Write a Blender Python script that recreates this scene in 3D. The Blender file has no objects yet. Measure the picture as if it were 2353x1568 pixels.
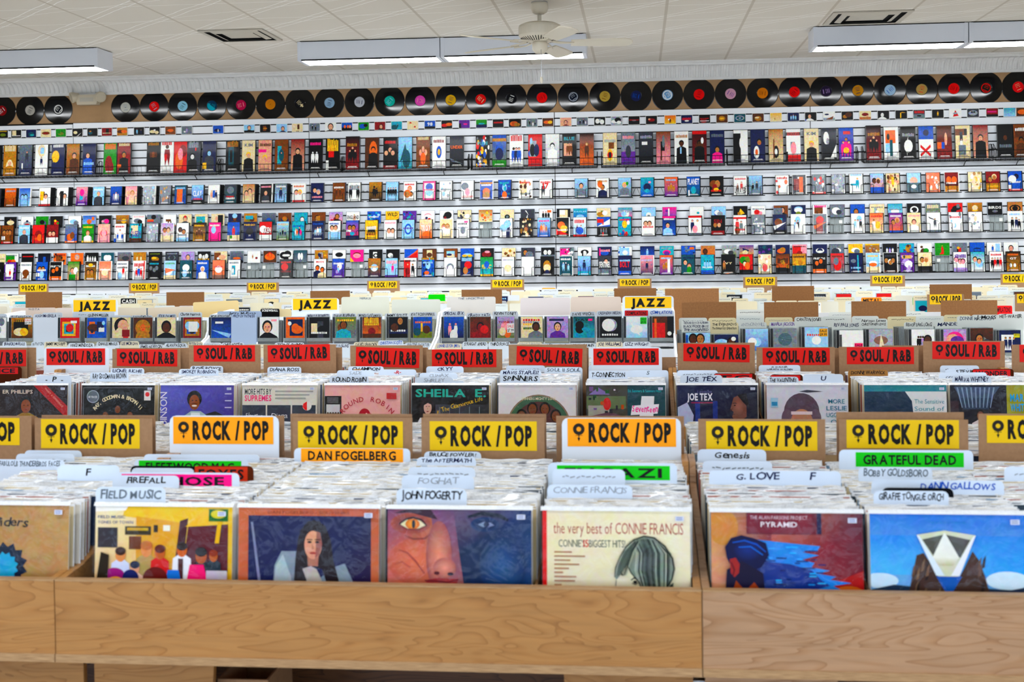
import bpy, math, random
from mathutils import Vector, Matrix
import numpy as np
C = bpy.context.scene.collection
RNG = random.Random(7)

# ---------------------------------------------------------------- camera
W_PX, H_PX = 2353, 1568
FPX, YAW, PITCH, ROLL, CYP, CAMZ = 2846.95, -0.1016098, 0.0253459, -0.0124775, 617.64, 1.60
def _axes():
    cy, sy, cp, sp = math.cos(YAW), math.sin(YAW), math.cos(PITCH), math.sin(PITCH)
    f = Vector((sy*cp, cy*cp, -sp)); r = Vector((cy, -sy, 0)); u = r.cross(f)
    c, s = math.cos(ROLL), math.sin(ROLL)
    return f, r*c+u*s, u*c-r*s
FW, RT, UP = _axes()
cam = bpy.data.cameras.new('camera'); cam_o = bpy.data.objects.new('camera', cam); C.objects.link(cam_o)
cam.sensor_width = 36; cam.sensor_fit = 'HORIZONTAL'; cam.lens = FPX/W_PX*36
cam.shift_y = -(H_PX/2-CYP)/W_PX
cam.clip_start = .05; cam.clip_end = 60
cam.dof.use_dof = True; cam.dof.focus_distance = 7.0; cam.dof.aperture_fstop = 6.0
cam_o.matrix_world = Matrix(((RT.x, UP.x, -FW.x, 0), (RT.y, UP.y, -FW.y, 0), (RT.z, UP.z, -FW.z, CAMZ), (0, 0, 0, 1)))
bpy.context.scene.camera = cam_o

# ---------------------------------------------------------------- daylight and exposure
LAMP = 27.0           # strength of the fluorescent diffusers
sc = bpy.context.scene
sc.view_settings.view_transform = 'Standard'; sc.view_settings.look = 'None'
sc.view_settings.gamma = 1; sc.view_settings.use_curve_mapping = False
sc.view_settings.exposure = 0.36
wd = bpy.data.worlds.new('World'); sc.world = wd; wd.use_nodes = True
wd.node_tree.nodes['Background'].inputs[0].default_value = (.62, .78, 1, 1)
wd.node_tree.nodes['Background'].inputs[1].default_value = 3.2

# ---------------------------------------------------------------- pixel -> point on a real plane
def ray(x, y): return FW + RT*((x-1176.5)/FPX) - UP*((y-CYP)/FPX)
def atY(x, y, Y):
    d = ray(x, y); return d.x*Y/d.y, CAMZ+d.z*Y/d.y
def atZ(x, y, Z):
    d = ray(x, y); t = (Z-CAMZ)/d.z; return d.x*t, d.y*t

# ---------------------------------------------------------------- colours
def hexc(h):
    h = h.lstrip('#')
    if len(h) == 3: h = ''.join(a*2 for a in h)
    out = []
    for i in (0, 2, 4):
        v = int(h[i:i+2], 16)/255
        out.append(v/12.92 if v <= .04045 else ((v+.055)/1.055)**2.4)
    return (*out, 1.0)
PAL = dict(k='0b0b0e', w='f0f0ec', r='cc1c22', o='dd7526', y='ecc326', g='2b8f37', b='1c5cb4', n='141f4c', c='2aa9b8', p='63338f', m='e43a8c',
           t='b98052', u='55301b', s='a2a8b0', e='e8dab6', l='a6cfea', f='e2b095', h='3b3e47', d='861220', v='b49ccc', a='b5823a', q='195460',
           i='efa3ac', x='74803a', j='7c4826', z='727b84')
NAMES = dict(k='black', w='white', r='red', o='orange', y='yellow', g='green', b='blue', n='navy', c='teal', p='purple', m='pink', t='tan', u='dark brown',
             s='silver', e='cream', l='pale blue', f='fair', h='charcoal', d='crimson', v='lilac', a='golden', q='dark teal', i='rose', x='olive', j='brown', z='grey')
PALC = {k: hexc(v) for k, v in PAL.items()}
def dense(c):      # printing inks: a little denser than the screen values
    l = .2*c[0]+.7*c[1]+.1*c[2]
    return tuple(max(0, l+1.28*(v-l))**1.12 for v in c[:3])+(1,)
PALC = {k: dense(v) for k, v in PALC.items()}; _CC = {}
def col(c):
    if isinstance(c, tuple): return c if len(c) == 4 else (*c, 1)
    if c in PALC: return PALC[c]
    if c not in _CC: _CC[c] = dense(hexc(c))
    return _CC[c]

# ---------------------------------------------------------------- materials
MATS = {}
def newmat(name):
    m = bpy.data.materials.new(name); m.use_nodes = True
    nt = m.node_tree; b = nt.nodes['Principled BSDF']; MATS[name] = m
    return m, nt, b
def N(nt, t, **kw):
    n = nt.nodes.new(t)
    for k, v in kw.items():
        if k == 'ins':
            for a, b in v.items(): n.inputs[a].default_value = b
        else: setattr(n, k, v)
    return n
def flat(name, c, rough=.5, spec=.5, metal=0, coat=0):
    m, nt, b = newmat(name); b.inputs['Base Color'].default_value = col(c); b.inputs['Roughness'].default_value = rough
    b.inputs['Specular IOR Level'].default_value = spec; b.inputs['Metallic'].default_value = metal; b.inputs['Coat Weight'].default_value = coat
    return m
def vcol(name, rough=.4, spec=.4, coat=0, bump=0, scale=30, crough=.06, dist=.01, stretch=(1, 1, 1)):
    m, nt, b = newmat(name); a = N(nt, 'ShaderNodeVertexColor', layer_name='Col'); nt.links.new(a.outputs[0], b.inputs['Base Color'])
    b.inputs['Roughness'].default_value = rough; b.inputs['Specular IOR Level'].default_value = spec
    b.inputs['Coat Weight'].default_value = coat; b.inputs['Coat Roughness'].default_value = crough
    if bump:
        t = N(nt, 'ShaderNodeTexCoord'); mp = N(nt, 'ShaderNodeMapping'); mp.inputs['Scale'].default_value = stretch
        oi = N(nt, 'ShaderNodeObjectInfo'); nt.links.new(oi.outputs['Random'], mp.inputs['Rotation'])
        no = N(nt, 'ShaderNodeTexNoise', ins={'Scale': scale, 'Detail': 2.0, 'Distortion': 1.2})
        bp = N(nt, 'ShaderNodeBump', ins={'Strength': bump, 'Distance': dist})
        nt.links.new(t.outputs['Object'], mp.inputs[0]); nt.links.new(mp.outputs[0], no.inputs[0]); nt.links.new(no.outputs[0], bp.inputs['Height'])
        nt.links.new(bp.outputs[0], b.inputs['Coat Normal'])
    return m
vcol('print', .45, .16, .04)
vcol('matte', .75, .1)
def photo(name, like, amt, scale):       # printed photographs: the flat shapes broken up by fine picture detail
    m = vcol(name, *like[0], **like[1]); nt = m.node_tree; b = nt.nodes['Principled BSDF']; lk = b.inputs['Base Color'].links[0]; src = lk.from_socket
    tc = N(nt, 'ShaderNodeTexCoord'); oi = N(nt, 'ShaderNodeObjectInfo'); ad = N(nt, 'ShaderNodeVectorMath', operation='ADD'); no = N(nt, 'ShaderNodeTexNoise', ins={'Scale': scale, 'Detail': 4.0, 'Roughness': .65, 'Distortion': .6})
    cx = N(nt, 'ShaderNodeBrightContrast', ins={'Contrast': 1.6, 'Bright': -.02}); mx = N(nt, 'ShaderNodeMix', data_type='RGBA', blend_type='OVERLAY'); mx.inputs[0].default_value = amt
    nt.links.new(tc.outputs['Object'], ad.inputs[0]); nt.links.new(oi.outputs['Random'], ad.inputs[1]); nt.links.new(ad.outputs[0], no.inputs[0]); nt.links.new(no.outputs['Color'], cx.inputs[0])
    nt.links.new(src, mx.inputs[6]); nt.links.new(cx.outputs[0], mx.inputs[7]); nt.links.new(mx.outputs[2], b.inputs['Base Color'])
photo('photo_print', ((.45, .16, .04), {}), .6, 70)
photo('photo_wrap', ((.4, .4, 1.0, .9, 26, .05, .012, (1, 1, 2.2)), {}), .5, 60)
photo('photo_large', ((.45, .16, .04), {}), .16, 38)
vcol('glossy_case', .3, .2, .1)
flat('black_wire', '08080a', .4, .2)
flat('white_laminate', 'e9ebee', .32, .45)
flat('groove_dark', '0e0d0c', .7, .1)
flat('beige_plastic', 'cfc6b4', .45)
flat('fan_cream', 'd8d2c4', .4)
flat('fixture_white', 'dfe2e8', .35)
flat('chrome', 'c8ccd2', .15, .5, 1)
flat('dark_gap', '050505', .8, .1)
flat('vent_grey', 'c2bdb2', .5)
m, nt, b = newmat('diffuser')
b.inputs['Base Color'].default_value = (1, 1, 1, 1); b.inputs['Emission Color'].default_value = (.95, .98, 1, 1); b.inputs['Emission Strength'].default_value = LAMP
m, nt, b = newmat('diffuser_dim')      # output lowered over the front of the shop, to favour the back wall
b.inputs['Base Color'].default_value = (1, 1, 1, 1); b.inputs['Emission Color'].default_value = (.95, .98, 1, 1); b.inputs['Emission Strength'].default_value = LAMP*.5
m, nt, b = newmat('clear_film')       # clear poly sleeve: mostly see-through, crinkled gloss
tr = N(nt, 'ShaderNodeBsdfTransparent'); mx = N(nt, 'ShaderNodeMixShader'); gl = N(nt, 'ShaderNodeBsdfGlossy', ins={'Roughness': .12})
no = N(nt, 'ShaderNodeTexNoise', ins={'Scale': 14.0, 'Detail': 3.0, 'Distortion': 1.5}); bp = N(nt, 'ShaderNodeBump', ins={'Strength': .55, 'Distance': .02})
tc = N(nt, 'ShaderNodeTexCoord'); nt.links.new(tc.outputs['Object'], no.inputs[0]); nt.links.new(no.outputs[0], bp.inputs['Height']); nt.links.new(bp.outputs[0], gl.inputs['Normal'])
mx.inputs[0].default_value = .02
nt.links.new(tr.outputs[0], mx.inputs[1]); nt.links.new(gl.outputs[0], mx.inputs[2]); nt.links.new(mx.outputs[0], nt.nodes['Material Output'].inputs[0])
m, nt, b = newmat('milky_film')       # sleeve mouths seen edge on
b.inputs['Base Color'].default_value = hexc('eef0f4'); b.inputs['Roughness'].default_value = .22; b.inputs['Coat Weight'].default_value = .6
tc = N(nt, 'ShaderNodeTexCoord'); no = N(nt, 'ShaderNodeTexNoise', ins={'Scale': 60.0, 'Detail': 3.0}); bp = N(nt, 'ShaderNodeBump', ins={'Strength': .8, 'Distance': .01})
nt.links.new(tc.outputs['Object'], no.inputs[0]); nt.links.new(no.outputs[0], bp.inputs['Height']); nt.links.new(bp.outputs[0], b.inputs['Normal'])
m, nt, b = newmat('clear_plastic')    # jewel cases
tr = N(nt, 'ShaderNodeBsdfTransparent', ins={'Color': (.86, .9, .9, 1)}); mx = N(nt, 'ShaderNodeMixShader'); mx.inputs[0].default_value = .3
b.inputs['Base Color'].default_value = hexc('c4c8c6'); b.inputs['Roughness'].default_value = .12
nt.links.new(tr.outputs[0], mx.inputs[1]); nt.links.new(b.outputs[0], mx.inputs[2]); nt.links.new(mx.outputs[0], nt.nodes['Material Output'].inputs[0])
def noisy(name, c1, c2, scale, rough=.7, bump=0, stretch=(1, 1, 1), detail=4):
    m, nt, b = newmat(name); b.inputs['Roughness'].default_value = rough
    tc = N(nt, 'ShaderNodeTexCoord'); mp = N(nt, 'ShaderNodeMapping'); mp.inputs['Scale'].default_value = stretch
    no = N(nt, 'ShaderNodeTexNoise', ins={'Scale': scale, 'Detail': float(detail)}); cr = N(nt, 'ShaderNodeValToRGB')
    cr.color_ramp.elements[0].position = .3; cr.color_ramp.elements[1].position = .7
    cr.color_ramp.elements[0].color = hexc(c1); cr.color_ramp.elements[1].color = hexc(c2)
    nt.links.new(tc.outputs['Object'], mp.inputs[0]); nt.links.new(mp.outputs[0], no.inputs[0]); nt.links.new(no.outputs[0], cr.inputs[0]); nt.links.new(cr.outputs[0], b.inputs['Base Color'])
    if bump:
        bp = N(nt, 'ShaderNodeBump', ins={'Strength': bump, 'Distance': .005}); nt.links.new(no.outputs[0], bp.inputs['Height']); nt.links.new(bp.outputs[0], b.inputs['Normal'])
    return m
noisy('cardboard', '9a7350', 'a67e5a', 90, .8)
noisy('cardboard_ochre', '8a5a2e', '9c6a3a', 120, .8)
noisy('kraft_wall', 'a07c54', 'b08a60', 6, .8)
noisy('painted_plaster', 'c9c6bf', 'd4d1ca', 12, .6, .15)
noisy('cornice_plaster', 'e4e3e0', 'eeedea', 12, .55, .15)
noisy('floor_tile', 'a8a092', 'b6aea0', 3, .4)
noisy('edge_ply', '8a6038', 'd0a878', 26, .6, 0, (1, 30, 60), 2)
def wood(name, c1, c2, c3, sx=1.0):
    m, nt, b = newmat(name); b.inputs['Roughness'].default_value = .38; b.inputs['Coat Weight'].default_value = .15
    tc = N(nt, 'ShaderNodeTexCoord'); mp = N(nt, 'ShaderNodeMapping'); mp.inputs['Scale'].default_value = (1.5*sx, 3, 8)
    n1 = N(nt, 'ShaderNodeTexNoise', ins={'Scale': 1.7, 'Detail': 2.0, 'Distortion': .9})
    mul = N(nt, 'ShaderNodeMath', operation='MULTIPLY'); mul.inputs[1].default_value = 12.0
    fr = N(nt, 'ShaderNodeMath', operation='FRACT'); cr = N(nt, 'ShaderNodeValToRGB')
    e = cr.color_ramp.elements; e[0].position = 0; e[0].color = hexc(c3); e[1].position = 1; e[1].color = hexc(c1)
    x = e.new(.14); x.color = hexc(c2); x = e.new(.5); x.color = hexc(c1)
    n2 = N(nt, 'ShaderNodeTexNoise', ins={'Scale': 60.0, 'Detail': 3.0}); mp2 = N(nt, 'ShaderNodeMapping'); mp2.inputs['Scale'].default_value = (.12, 1, 1.5)
    n3 = N(nt, 'ShaderNodeTexNoise', ins={'Scale': .9, 'Detail': 1.0})
    mix = N(nt, 'ShaderNodeMix', data_type='RGBA', blend_type='MULTIPLY'); mix.inputs[0].default_value = .35
    mix2 = N(nt, 'ShaderNodeMix', data_type='RGBA', blend_type='MULTIPLY'); mix2.inputs[0].default_value = .3
    L = nt.links.new
    L(tc.outputs['Object'], mp.inputs[0]); L(mp.outputs[0], n1.inputs[0]); L(n1.outputs[0], mul.inputs[0]); L(mul.outputs[0], fr.inputs[0]); L(fr.outputs[0], cr.inputs[0])
    L(tc.outputs['Object'], mp2.inputs[0]); L(mp2.outputs[0], n2.inputs[0]); L(mp.outputs[0], n3.inputs[0])
    L(cr.outputs[0], mix.inputs[6]); L(n2.outputs[0], mix.inputs[7]); L(mix.outputs[2], mix2.inputs[6]); L(n3.outputs[0], mix2.inputs[7]); L(mix2.outputs[2], b.inputs['Base Color'])
    return m
wood('maple', 'd2944e', 'c88842', 'b07434')  # warm light on the left bins is put into this orange
wood('maple_cool_lit', 'd4a47a', 'c89466', 'b48054')  # same maple for the right bin, without the warm light in its colour
wood('dark_wood', '7a4c2a', '643c20', '50301a')
# vinyl: grooves as tangential anisotropy
m, nt, b = newmat('vinyl'); b.inputs['Base Color'].default_value = hexc('020203'); b.inputs['Roughness'].default_value = .055
b.inputs['Anisotropic'].default_value = .8; b.inputs['Specular IOR Level'].default_value = .3
tg = N(nt, 'ShaderNodeTangent', direction_type='RADIAL', axis='Y'); nt.links.new(tg.outputs[0], b.inputs['Tangent'])
# ceiling tiles
m, nt, b = newmat('ceiling_tile'); b.inputs['Roughness'].default_value = .75
g = N(nt, 'ShaderNodeNewGeometry'); sx = N(nt, 'ShaderNodeSeparateXYZ'); L = nt.links.new; L(g.outputs['Position'], sx.inputs[0])
nz = N(nt, 'ShaderNodeTexNoise', ins={'Scale': 3.0, 'Detail': 2.0}); L(g.outputs['Position'], nz.inputs[0])
def M_(op, a, b_=None):
    n = N(nt, 'ShaderNodeMath', operation=op)
    for i, v in enumerate((a, b_)):
        if v is None: continue
        if isinstance(v, (int, float)): n.inputs[i].default_value = v
        else: L(v, n.inputs[i])
    return n.outputs[0]
wob = M_('MULTIPLY', M_('SUBTRACT', nz.outputs[0], .5), .06)
def line(val, period, off, width):
    q = M_('PINGPONG', M_('ADD', M_('ADD', val, off), 100*period), period/2)
    return M_('LESS_THAN', q, width)
joint = line(sx.outputs[0], .6096, 1.606, .011)
cross = line(sx.outputs[1], .6096, .1, .004)
dg = M_('ADD', M_('ADD', sx.outputs[0], sx.outputs[1]), wob)
dl = M_('MAXIMUM', line(dg, .6096, .0, .0055), line(dg, .6096, .09, .0055))
dl = M_('MAXIMUM', dl, line(M_('ADD', M_('ADD', M_('MULTIPLY', sx.outputs[0], .35), sx.outputs[1]), wob), .6096, .2, .0035))
c1 = N(nt, 'ShaderNodeMix', data_type='RGBA'); c1.inputs[6].default_value = hexc('d6cfc2'); c1.inputs[7].default_value = hexc('f8f6f2'); L(M_('MULTIPLY', M_('MAXIMUM', dl, cross), .95), c1.inputs[0])
c2 = N(nt, 'ShaderNodeMix', data_type='RGBA'); L(c1.outputs[2], c2.inputs[6]); c2.inputs[7].default_value = hexc('b8ad9b'); L(M_('MULTIPLY', joint, .75), c2.inputs[0])
L(c2.outputs[2], b.inputs['Base Color'])
MAT_ID = MATS

# ---------------------------------------------------------------- glyphs
GL = {}
def glyph(ch, bold):
    k = (ch, bold)
    if k in GL: return GL[k]
    cu = bpy.data.curves.new('g', 'FONT'); cu.body = ch; cu.size = 1; cu.resolution_u = 2; cu.offset = bold; cu.fill_mode = 'FRONT'
    ob = bpy.data.objects.new('g', cu); C.objects.link(ob)
    dg_ = bpy.context.evaluated_depsgraph_get(); me = ob.evaluated_get(dg_).to_mesh()
    vs = [(v.co.x, v.co.y) for v in me.vertices]; fs = [tuple(p.vertices) for p in me.polygons]
    if vs:
        x0 = min(v[0] for v in vs); x1 = max(v[0] for v in vs); vs = [(v[0]-x0, v[1]) for v in vs]; adv = x1-x0+.075
    else: adv = .3
    ob.evaluated_get(dg_).to_mesh_clear(); bpy.data.objects.remove(ob); bpy.data.curves.remove(cu)
    GL[k] = (vs, fs, adv); return GL[k]

# ---------------------------------------------------------------- mesh builder
class MB:
    def __init__(s): s.v = []; s.f = []; s.c = []; s.m = []; s.mats = []
    def mi(s, mat):
        if mat not in s.mats: s.mats.append(mat)
        return s.mats.index(mat)
    def poly(s, pts, c='w', mat='print'):
        i = len(s.v); s.v += [tuple(p) for p in pts]; s.f.append(tuple(range(i, i+len(pts))))
        s.c.append([col(x) for x in c] if isinstance(c, list) else [col(c)]*len(pts)); s.m.append(s.mi(mat))
    def box(s, x0, y0, z0, x1, y1, z1, c='w', mat='print'):
        i = len(s.v); s.v += [(x0, y0, z0), (x1, y0, z0), (x1, y1, z0), (x0, y1, z0), (x0, y0, z1), (x1, y0, z1), (x1, y1, z1), (x0, y1, z1)]
        for q in ((0, 1, 5, 4), (1, 2, 6, 5), (2, 3, 7, 6), (3, 0, 4, 7), (4, 5, 6, 7), (3, 2, 1, 0)):
            s.f.append(tuple(i+k for k in q)); s.c.append([col(c)]*4); s.m.append(s.mi(mat))
    def prism(s, pts, axis, a0, a1, c='w', mat='print'):
        """pts: 2D outline; extruded along axis from a0 to a1"""
        def P(p, a): return {'x': (a, p[0], p[1]), 'y': (p[0], a, p[1]), 'z': (p[0], p[1], a)}[axis]
        n = len(pts); i = len(s.v); s.v += [P(p, a0) for p in pts]+[P(p, a1) for p in pts]
        fs = [tuple(range(i+n-1, i-1, -1)), tuple(range(i+n, i+2*n))]+[(i+k, i+(k+1) % n, i+n+(k+1) % n, i+n+k) for k in range(n)]
        if axis == 'y': pass
        for q in fs: s.f.append(q); s.c.append([col(c)]*len(q)); s.m.append(s.mi(mat))
    def tube(s, pts, r, c='k', mat='black_wire', n=5):
        pts = [Vector(p) for p in pts]; rings = []
        for k, p in enumerate(pts):
            d = (pts[min(k+1, len(pts)-1)]-pts[max(k-1, 0)]).normalized()
            a = d.cross(Vector((0, 0, 1)) if abs(d.z) < .9 else Vector((1, 0, 0))).normalized(); b_ = d.cross(a)
            i = len(s.v); s.v += [tuple(p+(a*math.cos(t)+b_*math.sin(t))*r) for t in [2*math.pi*j/n for j in range(n)]]; rings.append(i)
        for q0, q1 in zip(rings, rings[1:]):
            for j in range(n):
                s.f.append((q0+j, q0+(j+1) % n, q1+(j+1) % n, q1+j)); s.c.append([col(c)]*4); s.m.append(s.mi(mat))
        for q in (rings[0], rings[-1]): s.f.append(tuple(range(q, q+n))); s.c.append([col(c)]*n); s.m.append(s.mi(mat))
    def lathe(s, prof, c='w', mat='print', n=32, axis='z', o=(0, 0, 0)):
        rings = []
        for r, h in prof:
            i = len(s.v); rings.append(i)
            for j in range(n):
                t = 2*math.pi*j/n; a, b_ = r*math.cos(t), r*math.sin(t)
                s.v.append((o[0]+a, o[1]+b_, o[2]+h) if axis == 'z' else (o[0]+a, o[1]+h, o[2]+b_))
        for q0, q1 in zip(rings, rings[1:]):
            for j in range(n):
                s.f.append((q0+j, q0+(j+1) % n, q1+(j+1) % n, q1+j)); s.c.append([col(c)]*4); s.m.append(s.mi(mat))
        for q in (rings[0], rings[-1]): s.f.append(tuple(range(q, q+n))); s.c.append([col(c)]*n); s.m.append(s.mi(mat))
    def text(s, t, x, z, y, h, c='k', w=None, bold=0., mat='print', align='c', hand=None, rot=0, sx=1.0):
        """letters in the plane y (facing -y); (x, z) is the middle or left of the baseline, h the capital height"""
        k = h/.71; pen = 0; out = []
        for ch in t:
            if ch == ' ': pen += .27; continue
            vs, fs, adv = glyph(ch, min(bold, .032) if ch == '&' else bold)
            r = hand.uniform(-.12, .12) if hand else 0; dz = hand.uniform(-.05, .05) if hand else 0; sc_ = hand.uniform(.85, 1.12) if hand else 1
            pts = [((px-py*r)*sc_+pen+(py*.12 if hand else 0), (py+px*r)*sc_+dz) for px, py in vs]
            out.append((pts, fs)); pen += adv*(.92 if hand else 1)
        pen -= .075
        kx = (w/pen) if w else k*sx
        if w and hand: kx = min(kx, k*1.25)
        x0 = -pen*kx/2 if align == 'c' else 0
        cr, sr = math.cos(rot), math.sin(rot); mi = s.mi(mat); cc = col(c)
        for pts, fs in out:
            i = len(s.v)
            for px, py in pts:
                a, b_ = x0+px*kx, py*k
                s.v.append((x+a*cr-b_*sr, y, z+a*sr+b_*cr))
            for f in fs: s.f.append(tuple(i+q for q in f)); s.c.append([cc]*len(f)); s.m.append(mi)
    def mesh(s, name):
        me = bpy.data.meshes.new(name); me.from_pydata(s.v, [], s.f)
        for m_ in s.mats: me.materials.append(MATS[m_])
        me.polygons.foreach_set('material_index', s.m)
        a = me.color_attributes.new('Col', 'FLOAT_COLOR', 'CORNER'); buf = np.array([x for f in s.c for x in f], dtype=np.float32).ravel()
        a.data.foreach_set('color', buf); me.update(); return me
    def build(s, name, parent=None, loc=None, rot=None, smooth=False):
        me = s.mesh(name); o = bpy.data.objects.new(name, me); C.objects.link(o)
        if smooth: me.polygons.foreach_set('use_smooth', [True]*len(me.polygons))
        if parent: o.parent = parent
        if loc: o.location = loc
        if rot: o.rotation_euler = rot
        return o
def tag(o, label=None, cat=None, group=None, kind=None):
    if label: o['label'] = label
    if cat: o['category'] = cat
    if group: o['group'] = group
    if kind: o['kind'] = kind
    return o
def empty(name, loc, rot=(0, 0, 0), label=None, cat=None, group=None):
    o = bpy.data.objects.new(name, None); C.objects.link(o); o.location = loc; o.rotation_euler = rot; o.empty_display_size = .05
    return tag(o, label, cat, group)
def inst(o, loc, rot, label=None, group=None):
    c = o.copy(); C.objects.link(c); c.location = loc; c.rotation_euler = rot
    if label: c['label'] = label
    if group: c['group'] = group
    for ch in list(o.children):
        d = ch.copy(); C.objects.link(d); d.parent = c
    return c
USED = {}
def uniq(label, extra):
    if label in USED: label = label+', '+extra
    k = label
    while k in USED: USED[label] += 1; k = label+' again'
    USED[k] = 1; return k

# ---------------------------------------------------------------- cover art
class Art:
    """draws flat printed shapes on the plane y, unit square mapped to w x h"""
    def __init__(s, mb, w, h, y, x0=None, z0=0, mat='print', n=14):
        s.mb = mb; s.w = w; s.h = h; s.y = y; s.x0 = -w/2 if x0 is None else x0; s.z0 = z0; s.mat = mat; s.k = 0; s.n = n
    def P(s, u, v): return (s.x0+u*s.w, s.y-s.k*.00012, s.z0+v*s.h)
    def p(s, pts, c):
        s.k += 1; s.mb.poly([s.P(u, v) for u, v in pts], c, s.mat)
    def r(s, x0, y0, x1, y1, c): s.p([(x0, y0), (x1, y0), (x1, y1), (x0, y1)], c)
    def e(s, cx, cy, rx, ry, c, n=None, lim=True):
        n = n or s.n; cl = (lambda t: min(1, max(0, t))) if lim else (lambda t: t)
        s.p([(cl(cx+rx*math.cos(2*math.pi*i/n)), cl(cy+ry*math.sin(2*math.pi*i/n))) for i in range(n)], c)
    def t(s, x, y, h, txt, c, w=None, bold=.02, hand=None, align='c', rot=0):
        s.k += 1; s.mb.text(txt, s.x0+x*s.w, s.z0+y*s.h, s.y-s.k*.00012, h*s.h, c, w*s.w if w else None, bold, s.mat, align, hand, rot)
    def line(s, pts, w, c):
        s.k += 1; n = len(pts); L_ = []; R_ = []
        for i, (u, v) in enumerate(pts):
            a_, b_ = pts[max(0, i-1)], pts[min(n-1, i+1)]; dx, dy = b_[0]-a_[0], b_[1]-a_[1]; d = math.hypot(dx, dy) or 1; t = w*(.35+.65*math.sin(math.pi*(i+.5)/n))/2
            L_.append((u-dy/d*t, v+dx/d*t)); R_.append((u+dy/d*t, v-dx/d*t))
        for i in range(n-1): s.mb.poly([s.P(*q) for q in (L_[i], R_[i], R_[i+1], L_[i+1])], c, s.mat)
    def soft(s, cx, cy, rx, ry, c0, c1, n=28):
        s.k += 1; c0, c1 = col(c0), col(c1); cm = tuple((p+q)/2 for p, q in zip(c0, c1))
        for i in range(n):
            t0, t1 = 2*math.pi*i/n, 2*math.pi*(i+1)/n; q = lambda t, f: s.P(cx+rx*f*math.cos(t), cy+ry*f*math.sin(t))
            s.mb.poly([q(t0, 0), q(t0, .5), q(t1, .5)], [c0, cm, cm], s.mat); s.mb.poly([q(t0, .5), q(t0, 1), q(t1, 1), q(t1, .5)], [cm, c1, c1, cm], s.mat)
    def face(s, cx, cy, r, skin, hair):
        a = s.w/s.h
        s.e(cx, cy+r*.18, r*.92, r*1.1*a, hair); s.e(cx, cy, r*.68, r*.9*a, skin)
        s.e(cx-r*.28, cy+r*.12*a, r*.13, r*.09*a, 'u', 6); s.e(cx+r*.28, cy+r*.12*a, r*.13, r*.09*a, 'u', 6); s.e(cx, cy-r*.45*a, r*.2, r*.07*a, 'd', 6)
    def bust(s, cx, cy, r, cl, skin, hair):
        a = s.w/s.h; c_ = lambda t: min(1, max(0, t))
        s.p([(c_(cx-r*1.9), 0), (c_(cx-r*1.7), c_(cy-r*1.5*a)), (c_(cx-r*.5), c_(cy-r*.85*a)), (c_(cx+r*.5), c_(cy-r*.85*a)), (c_(cx+r*1.7), c_(cy-r*1.5*a)), (c_(cx+r*1.9), 0)], cl)
        s.face(cx, cy, r, skin, hair)
    def person(s, cx, y0, y1, cl, skin, hair):
        H = y1-y0; a = s.w/s.h; r = H*.075/a
        s.p([(cx-r*1.2, y0), (cx-r*1.9, y0+H*.55), (cx-r*1.5, y1-H*.2), (cx+r*1.5, y1-H*.2), (cx+r*1.9, y0+H*.55), (cx+r*1.2, y0), (cx, y0+H*.38)], cl)
        s.e(cx, y1-H*.08, r*1.15, H*.095, hair, 8); s.e(cx, y1-H*.1, r*.85, H*.075, skin, 8)
HX = '0123456789A'
def num(ch): return HX.index(ch)/10
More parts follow.
